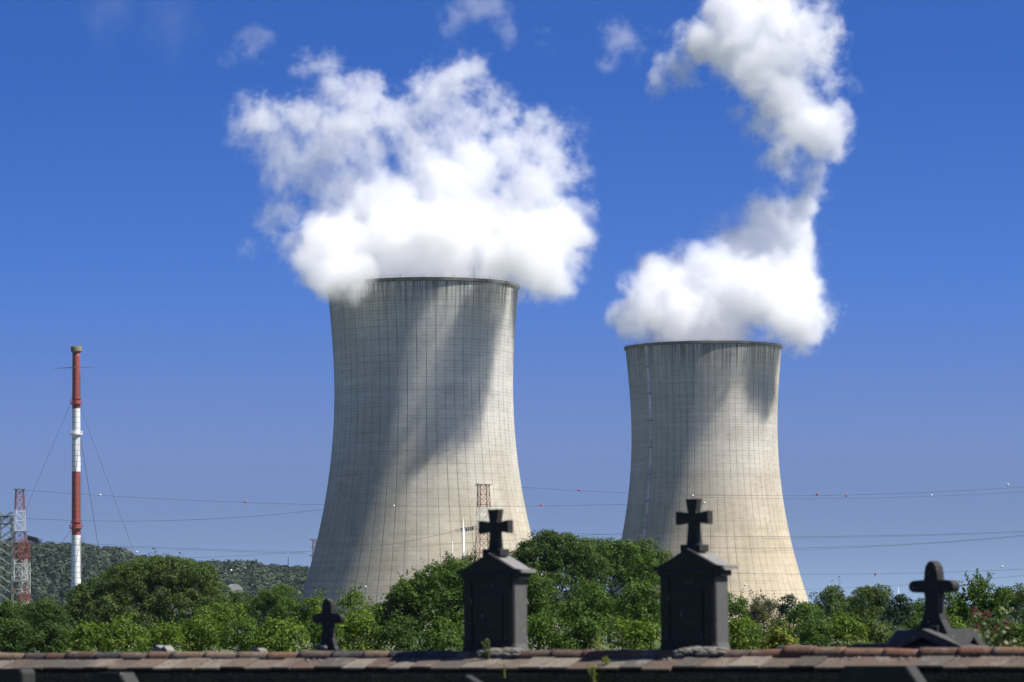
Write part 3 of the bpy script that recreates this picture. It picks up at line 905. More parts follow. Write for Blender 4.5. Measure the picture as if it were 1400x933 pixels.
# ------------------------------------------------------------------ power lines and marker balls
def wire(pts, D, label, r=0.045, group='overhead power lines', D2_=None):
    """smooth conductor through photo points, hung at real distance D .. D2_"""
    D2_ = D2_ or D
    xs_ = [p[0] for p in pts]; n = 28
    co = np.polyfit(xs_, [p[1] for p in pts], min(2, len(pts) - 1))
    bm = bmesh.new()
    pr = None
    for i in range(n + 1):
        f = i / n; x = xs_[0] + (xs_[-1] - xs_[0]) * f
        q = unp(x, float(np.polyval(co, x)), D + (D2_ - D) * f)
        if pr is not None: tube(bm, pr, q, r, n=4)
        pr = q
    o = obj('power_line', bm, M['dark'])
    tag(o, label, 'power line', group)
WL = 1150.0
def W(pts, label, D=WL, r=0.045): wire(pts, D, label, r)
W([(36, 671), (137, 677), (335, 687), (440, 691), (600, 693), (739, 691), (860, 690)], 'upper conductor carrying the marker balls left of the nearer tower')
W([(36, 709), (235, 712), (330, 707), (440, 697)], 'conductor sagging across the chimney at mid height', r=.05)
W([(-20, 741), (58, 743), (250, 752), (420, 757)], 'conductor running from the pylon insulators just above the wooded ridge')
W([(58, 740), (210, 748), (420, 754.5)], 'thinner conductor just over the one above the wooded ridge', r=.035)
W([(110, 763), (200, 765), (330, 759), (430, 754)], 'low conductor crossing the chimney foot and ridge line', r=.04)
W([(437, 756), (540, 743), (600, 732), (622, 726)], 'conductor rising to the insulator of the pylon before the nearer tower')
W([(437, 757), (540, 751), (640, 741), (860, 729)], 'faint conductor crossing the lower part of the nearer tower', r=.035)
W([(560, 782), (640, 772), (760, 765)], 'low faint conductor just above the tree in front of the nearer tower', r=.03)
W([(710, 667), (791, 671), (860, 673), (940, 676), (1117, 679), (1260, 674), (1420, 664)], 'highest conductor strung with marker balls between the towers and to the right')
W([(860, 676), (1000, 681), (1117, 682), (1260, 679), (1420, 671)], 'second conductor just below the highest one on the right', r=.038)
W([(735, 728), (800, 730), (900, 733), (1090, 734), (1250, 731), (1420, 726)], 'mid height conductor passing behind the flared stone cross')
W([(1040, 737), (1100, 736), (1250, 733), (1420, 727.5)], 'conductor directly below the mid height one on the right', r=.038)
W([(940, 748), (1085, 751), (1200, 745), (1420, 730)], 'conductor climbing towards the right edge over the trees', r=.05)
W([(1040, 754), (1100, 751), (1220, 747), (1420, 731.5)], 'twin of the conductor climbing towards the right edge', r=.035)
W([(960, 783), (1100, 785), (1250, 784), (1420, 777)], 'low conductor passing behind the rounded stone cross')
W([(980, 809), (1100, 806), (1240, 800), (1420, 785)], 'lowest conductor skimming the treetops on the right', r=.035)
balls = [(137, 677, 'w', 'white marker ball on the wire right of the chimney'), (335, 686.5, 'r', 'red marker ball on the wire between chimney and nearer tower'),
         (187, 755, 'w', 'white marker ball low over the ridge just right of the chimney foot'), (316, 780, 'w', 'white marker ball low before the wooded ridge near the nearer tower'),
         (538.5, 692, 'w', 'white marker ball in front of the nearer cooling tower'), (739.5, 691, 'r', 'lower red marker ball in the gap between the two towers'),
         (791.5, 670.5, 'r', 'upper red marker ball in the gap between the two towers'), (947, 678, 'w', 'white marker ball right above the flared cross on the farther tower'),
         (963, 688, 'w', 'white marker ball just right of the flared cross on the farther tower'), (1117, 676, 'r', 'red marker ball nearest to the right flank of the farther tower'),
         (1157, 678, 'r', 'second red marker ball right of the farther tower'), (1273.5, 677.5, 'w', 'white marker ball high above the rounded stone cross'),
         (1378, 663, 'w', 'white marker ball highest near the right edge'), (1196.5, 785.5, 'd', 'dark red marker ball low over the trees left of the rounded cross'),
         (1370, 775, 'w', 'white marker ball low over the spiky tree on the right'), (1018.5, 800, 'w', 'white marker ball on the foot of the farther cooling tower'),
         (500, 802.5, 'w', 'small pale marker ball at the foot of the nearer cooling tower')]
M['ball_dark'] = plain('ball_dark', (0.10, 0.02, 0.02), 0.5, 0.1)
for x, y, c_, lab in balls:
    bm = bmesh.new(); bmesh.ops.create_uvsphere(bm, u_segments=16, v_segments=10, radius=(1.55 if c_ != 'w' or y != 802.5 else 1.4) / ppm(WL))
    o = obj('marker_ball', bm, M[{'w': 'ball_white', 'r': 'ball_red', 'd': 'ball_dark'}[c_]], smooth=True, loc=unp(x, y, WL))
    tag(o, lab, 'marker ball', 'aviation marker balls on the power lines')

# ------------------------------------------------------------------ far wooded ridge and buildings
rng = np.random.default_rng(5)
pts = []
for i in range(3600):
    y = rng.uniform(2380, 3150); px = rng.uniform(-120, 760) if i < 3200 else rng.uniform(760, 1500)
    x = (px - 700) / F * y
    pts.append((x, y, hill_h(x, y)))
for px in np.arange(-60, 760, 5.5):      # crowns along the skyline
    y = 3060 + rng.uniform(-30, 30); x = (px - 700) / F * y
    pts.append((x, y, hill_h(x, y)))
pts = np.array(pts)
K = 150
R_ = rng.uniform(3.8, 8.0, len(pts)); Hh = R_ * rng.uniform(0.8, 1.25, len(pts))
e = rng.normal(size=(len(pts), K, 3)); e /= np.linalg.norm(e, axis=2, keepdims=True); e[..., 2] = np.abs(e[..., 2]) * 1.0
rad_ = (0.75 + 0.3 * rng.random((len(pts), K, 1)))
c3 = pts[:, None, :] + e * rad_ * np.stack([R_, R_, Hh], 1)[:, None, :] + np.array([0, 0, 0.5])
tn = np.clip(rng.normal(0.45, 0.22, len(pts)) + .28 * np.sin(pts[:, 0] / 47 + 2 * np.sin(pts[:, 1] / 90)), -.1, 1.1)[:, None] + rng.normal(0, 0.05, (len(pts), K))
me = leaf_mesh('forest', c3.reshape(-1, 3), (e + rng.normal(size=e.shape) * 0.10).reshape(-1, 3), 2.2, tn.ravel(), rng, aspect=0.9)
me.materials.append(LEAF['forest'])
tag(link(bpy.data.objects.new('forest', me)), 'dense green woodland covering the far ridge', 'woodland', kind='stuff')
# a dark poplar on the skyline
tree('poplar_tree', 344.5, 766, 7, 2900, 'conifer', 'small dark conical tree alone on the skyline of the wooded ridge', style='cone', lsize=1.2, dens=1.2, hasbark=False)
# pale vaulted roof among the trees
D_ = 900.0
c0 = unp(308, 805, D_); c1 = unp(331, 805, D_)
bm = bmesh.new()
Wd = (c1.x - c0.x); zt = unp(315, 799, D_).z; zb = unp(315, 812, D_).z
arc = [(-Wd / 2 * math.cos(math.pi * i / 14), zb + (zt - zb) * math.sin(math.pi * i / 14)) for i in range(15)]
extrude_outline(bm, arc[::-1], 5)
hall = empty('vaulted_hall', ((c0.x + c1.x) / 2, D_, 0), 0.25); tag(hall, 'pale vaulted hall roof peeking out between the trees left of the nearer tower', 'building')
obj('roof', bm, plain('pale_roof', (0.28, 0.29, 0.28), 0.6, 0.1, 1), hall)
bm = bmesh.new(); box(bm, (0, 0, zb / 2 - .01), (Wd * .96, 4.6, zb - .02)); obj('wall', bm, M['palestone'], hall)
# blue grey shed behind the cemetery
D_ = 140.0
a0, a1 = unp(1070, 888, D_), unp(1117, 878, D_)
sh = empty('grey_shed', ((a0.x + a1.x) / 2, D_, 0)); tag(sh, 'low blue grey corrugated shed roof above the tiled wall', 'shed')
bm = bmesh.new(); box(bm, (0, 1.5, a1.z / 2 - .15), (a1.x - a0.x - .1, 2.8, a1.z - .3)); obj('wall', bm, M['steel'], sh)
bm = bmesh.new()
nseg = 24
for i in range(nseg):
    x0 = -(a1.x - a0.x) / 2 + (a1.x - a0.x) * i / nseg; x1 = x0 + (a1.x - a0.x) / nseg * .8
    box(bm, ((x0 + x1) / 2, 1.4, a1.z - .2), (x1 - x0, 3.2, .12 if i % 2 else .08))
box(bm, (0, 1.4, a1.z - .24), (a1.x - a0.x, 3.2, .05)); box(bm, (0, -.15, a1.z - .32), (a1.x - a0.x, .04, .3))
obj('roof', bm, plain('blue_grey_sheet', (0.12, 0.15, 0.19), 0.5, 0.2, 3), sh)

# ------------------------------------------------------------------ trees
def T(*a, **k): return tree(*a, **k)
G = 'trees between the cemetery and the power station'
# big rounded tree on the left, in lobes (dx px, dy share, top row, rx px, rz px)
tree('broadleaf_tree', 205, 762, 215, 420, 'olive', 'largest dense rounded tree with feathery olive foliage right of the chimney foot', group=G, seed=11,
     lobes=[(0, 0, 812, 62, 42), (45, 0, 805, 42, 34), (-42, .05, 815, 44, 34), (10, .02, 786, 38, 22), (55, -.05, 796, 34, 24), (-20, -.02, 792, 34, 22), (30, 0, 782, 26, 18), (82, 0, 822, 28, 30), (-78, 0, 838, 32, 28), (-98, 0, 848, 24, 24), (60, -.1, 840, 50, 34), (-30, -.1, 845, 56, 34), (0, .0, 870, 90, 30), (72, 0, 790, 18, 14)], dens=1.5, clump=0.72, spike=60, lsize=.24)
tree('broadleaf_tree', 120, 797, 70, 440, 'deep', 'dark green tree tucked against the left shoulder of the largest rounded tree', group=G, seed=12, dens=1.1)
tree('broadleaf_tree', 60, 822, 90, 330, 'deep', 'dark tree in front of the foot of the lattice pylon', group=G, seed=13)
tree('broadleaf_tree', 8, 826, 80, 340, 'mid', 'green tree cut by the left edge of the picture', group=G, seed=14)
tree('broadleaf_tree', 330, 806, 60, 470, 'deep', 'shadowy tree under the pale vaulted roof', group=G, seed=15)
tree('broadleaf_tree', 372, 803, 84, 430, 'mid', 'broad green tree right of the pale vaulted roof', group=G, seed=16)
tree('broadleaf_tree', 300, 824, 86, 260, 'bright', 'yellow green tree in front of the right side of the largest rounded tree', group=G, seed=17)
tree('broadleaf_tree', 395, 822, 60, 300, 'mid', 'green tree directly left of the small rounded cross', group=G, seed=18)
tree('young_tree', 428, 816, 42, 300, 'bright', 'light green sapling directly behind the small rounded cross', group=G, seed=19, spike=30)
tree('young_tree', 482, 812, 56, 310, 'bright', 'fresh green sapling right of the small rounded cross at the tower foot', group=G, seed=20, spike=40)
tree('young_tree', 512, 828, 40, 320, 'mid', 'small green tree at the foot of the nearer tower', group=G, seed=21, spike=20)
tree('broadleaf_tree', 592, 772, 130, 270, 'mid', 'broad airy tree covering the foot of the nearer tower', group=G, seed=22,
     lobes=[(0, 0, 838, 52, 42), (-45, 0, 848, 34, 34), (-28, 0, 822, 30, 26), (5, 0, 805, 32, 28), (30, 0, 800, 30, 30), (48, 0, 835, 34, 40), (-62, 0, 866, 26, 26), (0, 0, 870, 70, 26), (-40, -.1, 815, 16, 14)], spike=80, sparse=.1, dens=1.7, clump=.55)
tree('broadleaf_tree', 628, 756, 70, 290, 'grey', 'pale loose tree with open twigs just left of the tall gravestone cross', group=G, seed=23,
     lobes=[(0, 0, 800, 26, 34), (-16, 0, 792, 18, 18), (12, 0, 782, 20, 18), (24, 0, 800, 20, 26), (-4, 0, 776, 13, 12), (0, 0, 840, 34, 30)], spike=90, sparse=.5, clump=.45, dens=1.1)
tree('broadleaf_tree', 752, 731, 125, 380, 'deep', 'tall dark domed tree overlapping the right edge of the nearer tower', group=G, seed=24,
     lobes=[(0, 0, 765, 44, 32), (-30, 0, 778, 32, 26), (30, 0, 768, 34, 28), (8, 0, 748, 30, 16), (-12, 0, 755, 26, 16), (0, 0, 810, 60, 40), (-48, 0, 800, 20, 26), (50, 0, 790, 28, 30), (0, 0, 860, 66, 34)], dens=1.7, clump=.75, lsize=.23)
tree('broadleaf_tree', 832, 738, 110, 390, 'mid', 'wide green tree right of the tall dark domed tree', group=G, seed=25,
     lobes=[(-18, 0, 768, 34, 28), (22, 0, 772, 36, 27), (0, 0, 800, 50, 34), (40, 0, 790, 26, 26), (-32, 0, 752, 14, 12), (0, 0, 850, 60, 34), (6, 0, 758, 24, 14)], dens=1.6, clump=.72, lsize=.24)
tree('broadleaf_tree', 886, 741, 66, 400, 'olive', 'yellowish olive treetop against the left flank of the farther tower', group=G, seed=26,
     lobes=[(0, 0, 768, 26, 24), (16, 0, 775, 20, 20), (-14, 0, 762, 18, 18), (4, 0, 800, 32, 36), (0, 0, 850, 40, 36)], dens=1.5, clump=.7, lsize=.24)
tree('broadleaf_tree', 735, 782, 80, 250, 'mid', 'green leafy tree right of the narrow gravestone before the dark domed tree', group=G, seed=27, spike=40)
tree('broadleaf_tree', 805, 800, 84, 240, 'mid', 'green tree below the gap between the cooling towers', group=G, seed=28)
tree('broadleaf_tree', 868, 798, 80, 230, 'mid', 'leafy tree directly left of the wider gravestone', group=G, seed=29)
tree('broadleaf_tree', 940, 790, 90, 330, 'deep', 'tree hidden behind the wider gravestone', group=G, seed=30)
tree('broadleaf_tree', 1000, 812, 60, 330, 'mid', 'green tree just right of the wider gravestone', group=G, seed=31, spike=20)
tree('broadleaf_tree', 1043, 817, 62, 350, 'grey', 'greyish green sparse tree at the foot of the farther tower', group=G, seed=32, spike=50, sparse=.3)
tree('conifer_tree', 1078, 816, 36, 330, 'conifer', 'dark tree before the right foot of the farther tower', group=G, seed=33)
tree('broadleaf_tree', 1133, 802, 66, 340, 'olive', 'rounded olive tree just right of the foot of the farther tower', group=G, seed=34, spike=20)
tree('broadleaf_tree', 1190, 804, 78, 350, 'olive', 'broad yellow green domed tree left of the short white mast', group=G, seed=35, dens=1.15)
tree('broadleaf_tree', 1164, 815, 40, 400, 'deep', 'dark treetop wedged between the two olive domed trees', group=G, seed=36)
tree('conifer_tree', 1232, 816, 50, 330, 'conifer', 'dark conifer under the short white mast', group=G, seed=37, dens=1.2)
tree('broadleaf_tree', 1262, 818, 52, 360, 'mid', 'green domed tree behind the rounded stone cross', group=G, seed=38)
tree('broadleaf_tree', 1302, 806, 48, 300, 'mid', 'green tree right of the rounded stone cross', group=G, seed=39, spike=20)
tree('young_tree', 1340, 793, 74, 200, 'mid', 'spiky tree with long upright shoots against the sky on the right', group=G, seed=40, spike=150, sparse=.35, clump=.36)
tree('broadleaf_tree', 1388, 802, 74, 300, 'olive', 'tree cut by the right edge of the picture', group=G, seed=41)
tree('broadleaf_tree', 1100, 828, 60, 290, 'mid', 'low tree before the right foot of the farther tower', group=G, seed=42)
# front row of bushes
GB = 'bushes behind the tiled cemetery wall'
bush = [(20, 852, 70, 190, 'deep', 'dark green bush at the left edge above the wall'), (70, 858, 70, 185, 'deep', 'dark green bush behind the first third of the wall'),
        (122, 857, 62, 180, 'bright', 'lime green bush below the pylon and chimney'), (172, 856, 64, 178, 'bright', 'lime green bush under the largest rounded tree'),
        (224, 858, 60, 182, 'bright', 'lime green bush behind the pale stone tip'), (276, 842, 66, 200, 'bright', 'taller light green bush right of the lime green bushes'),
        (330, 850, 66, 190, 'mid', 'green bush below the broad green tree'), (384, 846, 70, 130, 'bright', 'large leaved light green bush left of the small rounded cross'),
        (440, 850, 50, 140, 'mid', 'leafy bush around the small rounded cross'), (492, 842, 66, 150, 'bright', 'light green bush right of the small rounded cross'),
        (545, 850, 60, 150, 'deep', 'dark bush under the broad airy tree'), (604, 850, 60, 130, 'mid', 'bush just left of the narrow gravestone'), (660, 845, 60, 160, 'mid', 'bush hidden by the narrow gravestone'),
        (742, 846, 56, 150, 'mid', 'bush just right of the narrow gravestone'), (790, 850, 56, 150, 'mid', 'bush left of the lime sprig between the gravestones'),
        (868, 852, 60, 140, 'bright', 'yellow green bush just left of the wider gravestone'), (940, 850, 60, 170, 'mid', 'bush hidden by the wider gravestone'),
        (1010, 848, 56, 170, 'bright', 'light green bush just right of the wider gravestone'), (1056, 852, 50, 200, 'deep', 'dark bush left of the blue grey shed'),
        (1062, 866, 40, 150, 'yellow', 'small yellow green bush at the left end of the blue grey shed'), (1110, 850, 60, 200, 'mid', 'green bush above the blue grey shed'), (1158, 848, 56, 170, 'bright', 'light green bush right of the blue grey shed'),
        (1205, 852, 56, 180, 'olive', 'olive bush left of the stone pediment'), (1250, 850, 56, 190, 'deep', 'dark bush behind the stone pediment'), (1300, 848, 56, 180, 'bright', 'bright bush right of the rounded stone cross'),
        (1350, 850, 60, 190, 'deep', 'dark bush behind the red flowering plant'), (1400, 848, 70, 180, 'mid', 'bush at the right edge above the wall')]
for i, (x, y, w_, D, lf, lab) in enumerate(bush):
    tree('shrub', x, y, w_ * 1.25, D, lf, lab, cat='shrub', group=GB, seed=300 + i, base=0.0, nl=9, dens=1.2, clump=0.42 if D > 145 else .34, lsize=.13 if D > 145 else .12, spike=12)

# ------------------------------------------------------------------ cemetery wall
PSI = rad(35)
WC = Vector((0, 35.0, 0))
U = Vector((math.cos(PSI), -math.sin(PSI), 0)); Nn = Vector((-math.sin(PSI), -math.cos(PSI), 0))   # along the wall, out towards the viewer
ZR = 1.447
def wall_t(px, off=0.0):
    """distance along the wall line (shifted back by -off) seen at photo column px"""
    k = (px - 700) / F
    c = WC + Nn * off
    return (k * c.y - c.x) / (U.x - k * U.y)
wall = empty('cemetery_wall', WC, -PSI); tag(wall, 'stone cemetery wall capped with a sloping course of weathered tiles and a clay ridge', 'wall')
rng = np.random.default_rng(8)
X0, X1 = -9.5, 8.5
# local frame of the wall: x along, -y towards the viewer
TH = 0.42
SL = rad(19)
bm = bmesh.new()
sec = [(-TH / 2, 0), (TH / 2, 0), (TH / 2, ZR - .190), (0.02, ZR - .10), (-0.02, ZR - .10), (-TH / 2, ZR - .190)]
ea = [bm.verts.new((X0, y, z)) for y, z in sec]; eb = [bm.verts.new((X1, y, z)) for y, z in sec]
bm.faces.new(ea); bm.faces.new(eb[::-1])
for i in range(6): bm.faces.new((ea[i], eb[i], eb[(i + 1) % 6], ea[(i + 1) % 6]))
obj('masonry', bm, M['masonry'], wall)
bm = bmesh.new()
box(bm, ((X0 + X1) / 2, 0, ZR - 0.240), (X1 - X0 - .01, TH + .10, 0.06))
obj('eaves_course', bm, M['masonry'], wall)
def coloured(name, quads, mat, parent, smooth=True):
    """quads: list of (bmesh builder, colour)"""
    bm = bmesh.new()
    allc = []
    for fn, c in quads:
        n0 = len(bm.faces); fn(bm); bm.faces.ensure_lookup_table()
        allc += [c] * (len(bm.faces) - n0)
    me = bpy.data.meshes.new(name)
    for f, c in zip(bm.faces, allc): f.smooth = smooth
    bm.to_mesh(me); bm.free()
    at = me.attributes.new('tint', 'FLOAT_COLOR', 'FACE')
    at.data.foreach_set('color', np.array([(*c, 1) for c in allc], np.float32).ravel())
    me.materials.append(mat)
    o = bpy.data.objects.new(name, me); return link(o, parent)
tilecols = [(0.13, 0.10, 0.085), (0.15, 0.115, 0.095), (0.11, 0.095, 0.088), (0.19, 0.15, 0.125), (0.13, 0.09, 0.072), (0.23, 0.205, 0.18), (0.10, 0.088, 0.08), (0.16, 0.12, 0.10)]
tilecols = [(c[0] * .64, c[1] * .61, c[2] * .54) for c in tilecols]
ridgecols = [(0.20, 0.085, 0.052), (0.14, 0.072, 0.052), (0.25, 0.12, 0.072), (0.10, 0.065, 0.055), (0.18, 0.105, 0.08), (0.24, 0.09, 0.05), (0.075, 0.058, 0.058), (0.28, 0.17, 0.11)]
ridgecols = [(c[0] * .50, c[1] * .56, c[2] * .54) for c in ridgecols]
def slope_tile(x, wd, side, lift, ln, skew):
    def fn(bm):
        th = 0.02
        ys = [0.0, ln]
        vs = []
        for (xx, s_) in ((x, 0), (x + wd, 0), (x + wd + skew, 1), (x + skew, 1)):
            y = s_ * ln * math.cos(SL); z = -0.064 - s_ * ln * math.sin(SL) + lift
            vs.append((xx, -side * (0.02 + y), ZR + z))
        top = [bm.verts.new(v) for v in vs]; bot = [bm.verts.new((v[0], v[1], v[2] - th)) for v in vs]
        bm.faces.new(top); bm.faces.new(bot[::-1])
        for i in range(4): bm.faces.new((top[i], bot[i], bot[(i + 1) % 4], top[(i + 1) % 4]))
    return fn
q = []
for side in (1, -1):
    x = X0; k = 0
    while x < X1:
        wd = float(rng.uniform(0.24, 0.36))
        f = float(rng.uniform(.85, 1.15)); c = tilecols[rng.integers(len(tilecols))]
        q.append((slope_tile(x, wd - .006, side, float(rng.uniform(0, .010)) + 0.009 * (k % 2), 0.31 + float(rng.uniform(-.012, .018)) + (.03 if rng.random() < .12 else 0), 0), tuple(v * f for v in c)))
        x += wd; k += 1
coloured('tile_slope', q, M['tile'], wall, False)
# ridge tiles: half round barrels, each a bit tilted, swollen at one end
def ridge_tile(x, wd, r, dz, tilt):
    def fn(bm):
        n = 12; rings = []
        for (xx, rr) in ((x - .012, r * 1.02), (x + wd * .12, r), (x + wd * .5, r * .97), (x + wd * .9, r * .95), (x + wd, r * .90)):
            z0 = ZR - r + dz + tilt * (xx - x - wd / 2)
            rings.append([bm.verts.new((xx, -math.cos(math.pi * (i / n * 1.30 - .15)) * rr * 1.05, z0 + math.sin(math.pi * (i / n * 1.30 - .15)) * rr)) for i in range(n + 1)])
        for a, b in zip(rings, rings[1:]):
            for i in range(n): bm.faces.new((a[i], a[i + 1], b[i + 1], b[i]))
        bm.faces.new(rings[0][::-1]); bm.faces.new(rings[-1])
    return fn
q = []
x = X0
while x < X1:
    wd = float(rng.uniform(0.29, 0.44)); f = float(rng.uniform(.85, 1.2))
    c = ridgecols[rng.integers(len(ridgecols))]
    px_here = 700 + F * (WC.x + U.x * x) / (WC.y + U.y * x)
    if px_here > 1020: c = ridgecols[rng.choice([0, 2, 2, 5, 7])]
    dz = float(rng.normal(0, .004))
    if 1035 < px_here < 1140: dz += 0.022
    elif px_here > 1140: dz += 0.012
    q.append((ridge_tile(x, wd, 0.075, dz, float(rng.normal(0, .012)) + (.06 if 1025 < px_here < 1060 else 0)), tuple(v * f for v in c)))
    x += wd
coloured('ridge', q, M['tile'], wall)
for pa, pb in ((655, 712), (925, 985)):
    q = []
    ta, tb = wall_t(pa), wall_t(pb)
    for i in range(90):
        xx = float(rng.uniform(ta, tb)); rr = float(rng.uniform(.012, .03)); aa = float(rng.uniform(.2, 1.5))
        edge = min(xx - ta, tb - xx) / (tb - ta)
        def fn(bm, xx=xx, rr=rr, aa=aa, edge=edge):
            r_ = bmesh.ops.create_icosphere(bm, subdivisions=2, radius=rr)
            bmesh.ops.scale(bm, verts=r_['verts'], vec=(2.2, 1, .7)); bmesh.ops.translate(bm, verts=r_['verts'], vec=(xx, -math.cos(aa) * .074, ZR - .075 + math.sin(aa) * .074 + min(.012, edge * .06)))
        q.append((fn, (.17, .155, .13)))
    mo = coloured('mortar_bed', q, M['tile'], wall); mo['kind'] = 'stuff'
# crumbs of mortar and moss lying along the foot of the ridge
q = []
cl_ = rng.uniform(X0, X1, 34)
for i in range(260):
    xx = float(cl_[rng.integers(34)] + rng.normal() * .13); rr = float(rng.uniform(.005, .017)); yy = float(rng.uniform(.07, .13))
    def fn(bm, xx=xx, rr=rr, yy=yy):
        r_ = bmesh.ops.create_icosphere(bm, subdivisions=1, radius=rr)
        bmesh.ops.scale(bm, verts=r_['verts'], vec=(1.6, 1, .7)); bmesh.ops.translate(bm, verts=r_['verts'], vec=(xx, -yy, ZR - .064 - (yy - .02) * math.tan(SL) + rr * .3))
    q.append((fn, (.22, .20, .17)))
mo = coloured('mortar_crumbs', q, M['tile'], wall); mo['kind'] = 'stuff'

# ------------------------------------------------------------------ gravestones
def outline_rounded_cross(W_, top, arm_z, arm_h, sw, foot_w, foot_h, pointy=False):
    """outline (x, z) from the foot up: flared foot, shaft, arms with round ends, round head"""
    h = arm_h / 2; R = []
    R += [(foot_w / 2, 0), (foot_w / 2, foot_h * .12), (foot_w * .40, foot_h * .35), (sw * .72, foot_h * .62), (sw * .55, foot_h), (sw * .5, foot_h * 1.4), (sw * .52, arm_z - h)]
    a = W_ / 2 - h
    R += [(a, arm_z - h)] + [(a + h * math.cos(t), arm_z + h * math.sin(t)) for t in np.linspace(-math.pi / 2.4, math.pi / 2.4, 7)] + [(a, arm_z + h)]
    R += [(sw * .52, arm_z + h)]
    hh = sw * .54
    if pointy: R += [(hh, top - hh * 1.6), (hh * .85, top - hh * .8), (hh * .45, top - hh * .2)]
    else: R += [(hh, top - hh)] + [(hh * math.cos(t), top - hh + hh * math.sin(t)) for t in (.5, .95, 1.3)]
    L = [(-x, z) for x, z in reversed(R)]
    return [(x, z) for x, z in R] + [(0, top)] + L

def outline_pattee(W_, H_, arm_z, end, waist, base_w):
    """flared cross: arms widen to the ends, shaft spreads to the foot"""
    e, q_ = end / 2, waist / 2
    R = [(base_w / 2, 0), (base_w * .46, H_ * .05), (q_ * 1.45, H_ * .16), (q_ * 1.05, arm_z - q_ * 2.0), (q_ * 1.02, arm_z - q_ * 1.15), (q_ * 1.25, arm_z - q_ * 1.0),
         (W_ / 2, arm_z - e), (W_ / 2, arm_z + e), (q_ * 1.25, arm_z + q_ * 1.0), (q_ * 1.0, arm_z + q_ * 1.2), (e * 1.02, H_)]
    return R + [(-x, z) for x, z in reversed(R)]

def world_at(px, off):
    """ground point on the line parallel to the wall, off metres behind it"""
    t_ = wall_t(px, -off)
    return WC - Nn * off + U * t_

def shrine(pxl, pxr, y_eave, y_peak, y_cross_top, y_arm, arm_l, arm_r, label, off, depth):
    """upright slab under a small gabled roof that carries a flared cross"""
    A, B = world_at(pxl, off), world_at(pxr, off)
    Wd = (B - A).length; c = (A + B) / 2 ; D = c.y
    c = c - Nn * (depth / 2)
    root = empty('gravestone', (c.x, c.y, 0), -PSI)
    tag(root, label, 'gravestone', 'dark gravestones rising behind the cemetery wall')
    mid = (pxl + pxr) / 2
    ze, zp, zc, za = (unp(mid, v, D).z for v in (y_eave, y_peak, y_cross_top, y_arm))
    y0 = -depth / 2
    bm = bmesh.new()
    hw_ = Wd / 2
    zb = 0.0
    # body with a gabled top, slightly spreading foot
    extrude_outline(bm, [(-hw_ * 1.12, zb), (hw_ * 1.12, zb), (hw_ * 1.10, ZR - .04), (hw_, ZR + .06), (hw_, ze), (0, zp - .05), (-hw_, ze), (-hw_, ZR + .06), (-hw_ * 1.10, ZR - .04)], depth)
    obj('body', bm, M['bluestone_pale'], root)
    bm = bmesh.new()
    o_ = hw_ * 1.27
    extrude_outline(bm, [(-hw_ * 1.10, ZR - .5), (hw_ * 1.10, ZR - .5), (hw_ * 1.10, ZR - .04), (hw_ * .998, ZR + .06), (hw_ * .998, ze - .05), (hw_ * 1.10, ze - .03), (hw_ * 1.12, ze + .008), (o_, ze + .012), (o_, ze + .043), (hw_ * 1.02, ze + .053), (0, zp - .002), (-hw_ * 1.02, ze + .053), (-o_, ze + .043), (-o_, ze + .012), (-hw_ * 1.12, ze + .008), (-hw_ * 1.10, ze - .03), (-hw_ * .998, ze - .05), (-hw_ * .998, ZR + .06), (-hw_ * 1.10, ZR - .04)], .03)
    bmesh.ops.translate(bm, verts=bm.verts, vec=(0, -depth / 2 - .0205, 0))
    obj('front_shade_slab', bm, M['shaded_stone'], root)  # added thin sheet, its near-black colour paints the shade on the front
    # raised pilasters and recessed panel on the front
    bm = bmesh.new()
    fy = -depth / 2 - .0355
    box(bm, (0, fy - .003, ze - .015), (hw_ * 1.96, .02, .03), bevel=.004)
    obj('moulding', bm, M['shaded_stone'], root)
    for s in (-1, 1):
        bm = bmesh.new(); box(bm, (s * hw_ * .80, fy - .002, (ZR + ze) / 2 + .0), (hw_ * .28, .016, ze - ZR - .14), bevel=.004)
        obj('pilaster', bm, M['shaded_stone'], root)
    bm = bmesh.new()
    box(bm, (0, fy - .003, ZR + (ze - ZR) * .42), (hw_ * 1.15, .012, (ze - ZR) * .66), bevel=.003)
    obj('plaque', bm, M['shaded_stone'], root)
    # roof slabs with horizontal eave returns
    o = hw_ * 1.26
    th = .035
    for s in (-1, 1):
        bm = bmesh.new()
        pts_ = [(0, zp - .045), (s * hw_ * .98, ze + .018), (s * o, ze + .015), (s * o, ze + .045), (s * hw_ * 1.02, ze + .055), (0, zp)]
        extrude_outline(bm, pts_ if s < 0 else pts_[::-1], depth + .05)
        bmesh.ops.translate(bm, verts=bm.verts, vec=(0, .03, 0))
        obj('roof', bm, M['roofstone'], root)
    for s in (-1, 1):
        bm = bmesh.new(); box(bm, (s * hw_ * 1.06, .004, ze - .02), (hw_ * .17, depth, .055), bevel=.01)
        obj('cornice', bm, M['bluestone'], root)
    AW = (arm_r - arm_l) / ppm(D) / math.cos(PSI) * .97
    bm = bmesh.new(); zb2 = zp - .055
    extrude_outline(bm, outline_pattee(AW, zc - zb2, za - zb2, AW * .36, AW * .24, AW * .52), .085)
    bmesh.ops.translate(bm, verts=bm.verts, vec=(0, 0, zb2))
    cr = obj('cross', bm, M['bluestone'], root)
    bm = bmesh.new(); box(bm, (0, 0, zp + .002), (AW * .62, .16, .07), bevel=.01); obj('cross_base', bm, M['bluestone'], root)
    return root
shrine(634, 701, 786, 756, 696.5, 720.5, 658, 700, 'narrower gabled gravestone with a flared cross, in front of the nearer tower', 0.09, 0.20)
shrine(902, 976, 781, 750, 682, 708, 926, 970, 'wider gabled gravestone with a flared cross, in front of the farther tower', 0.09, 0.20)

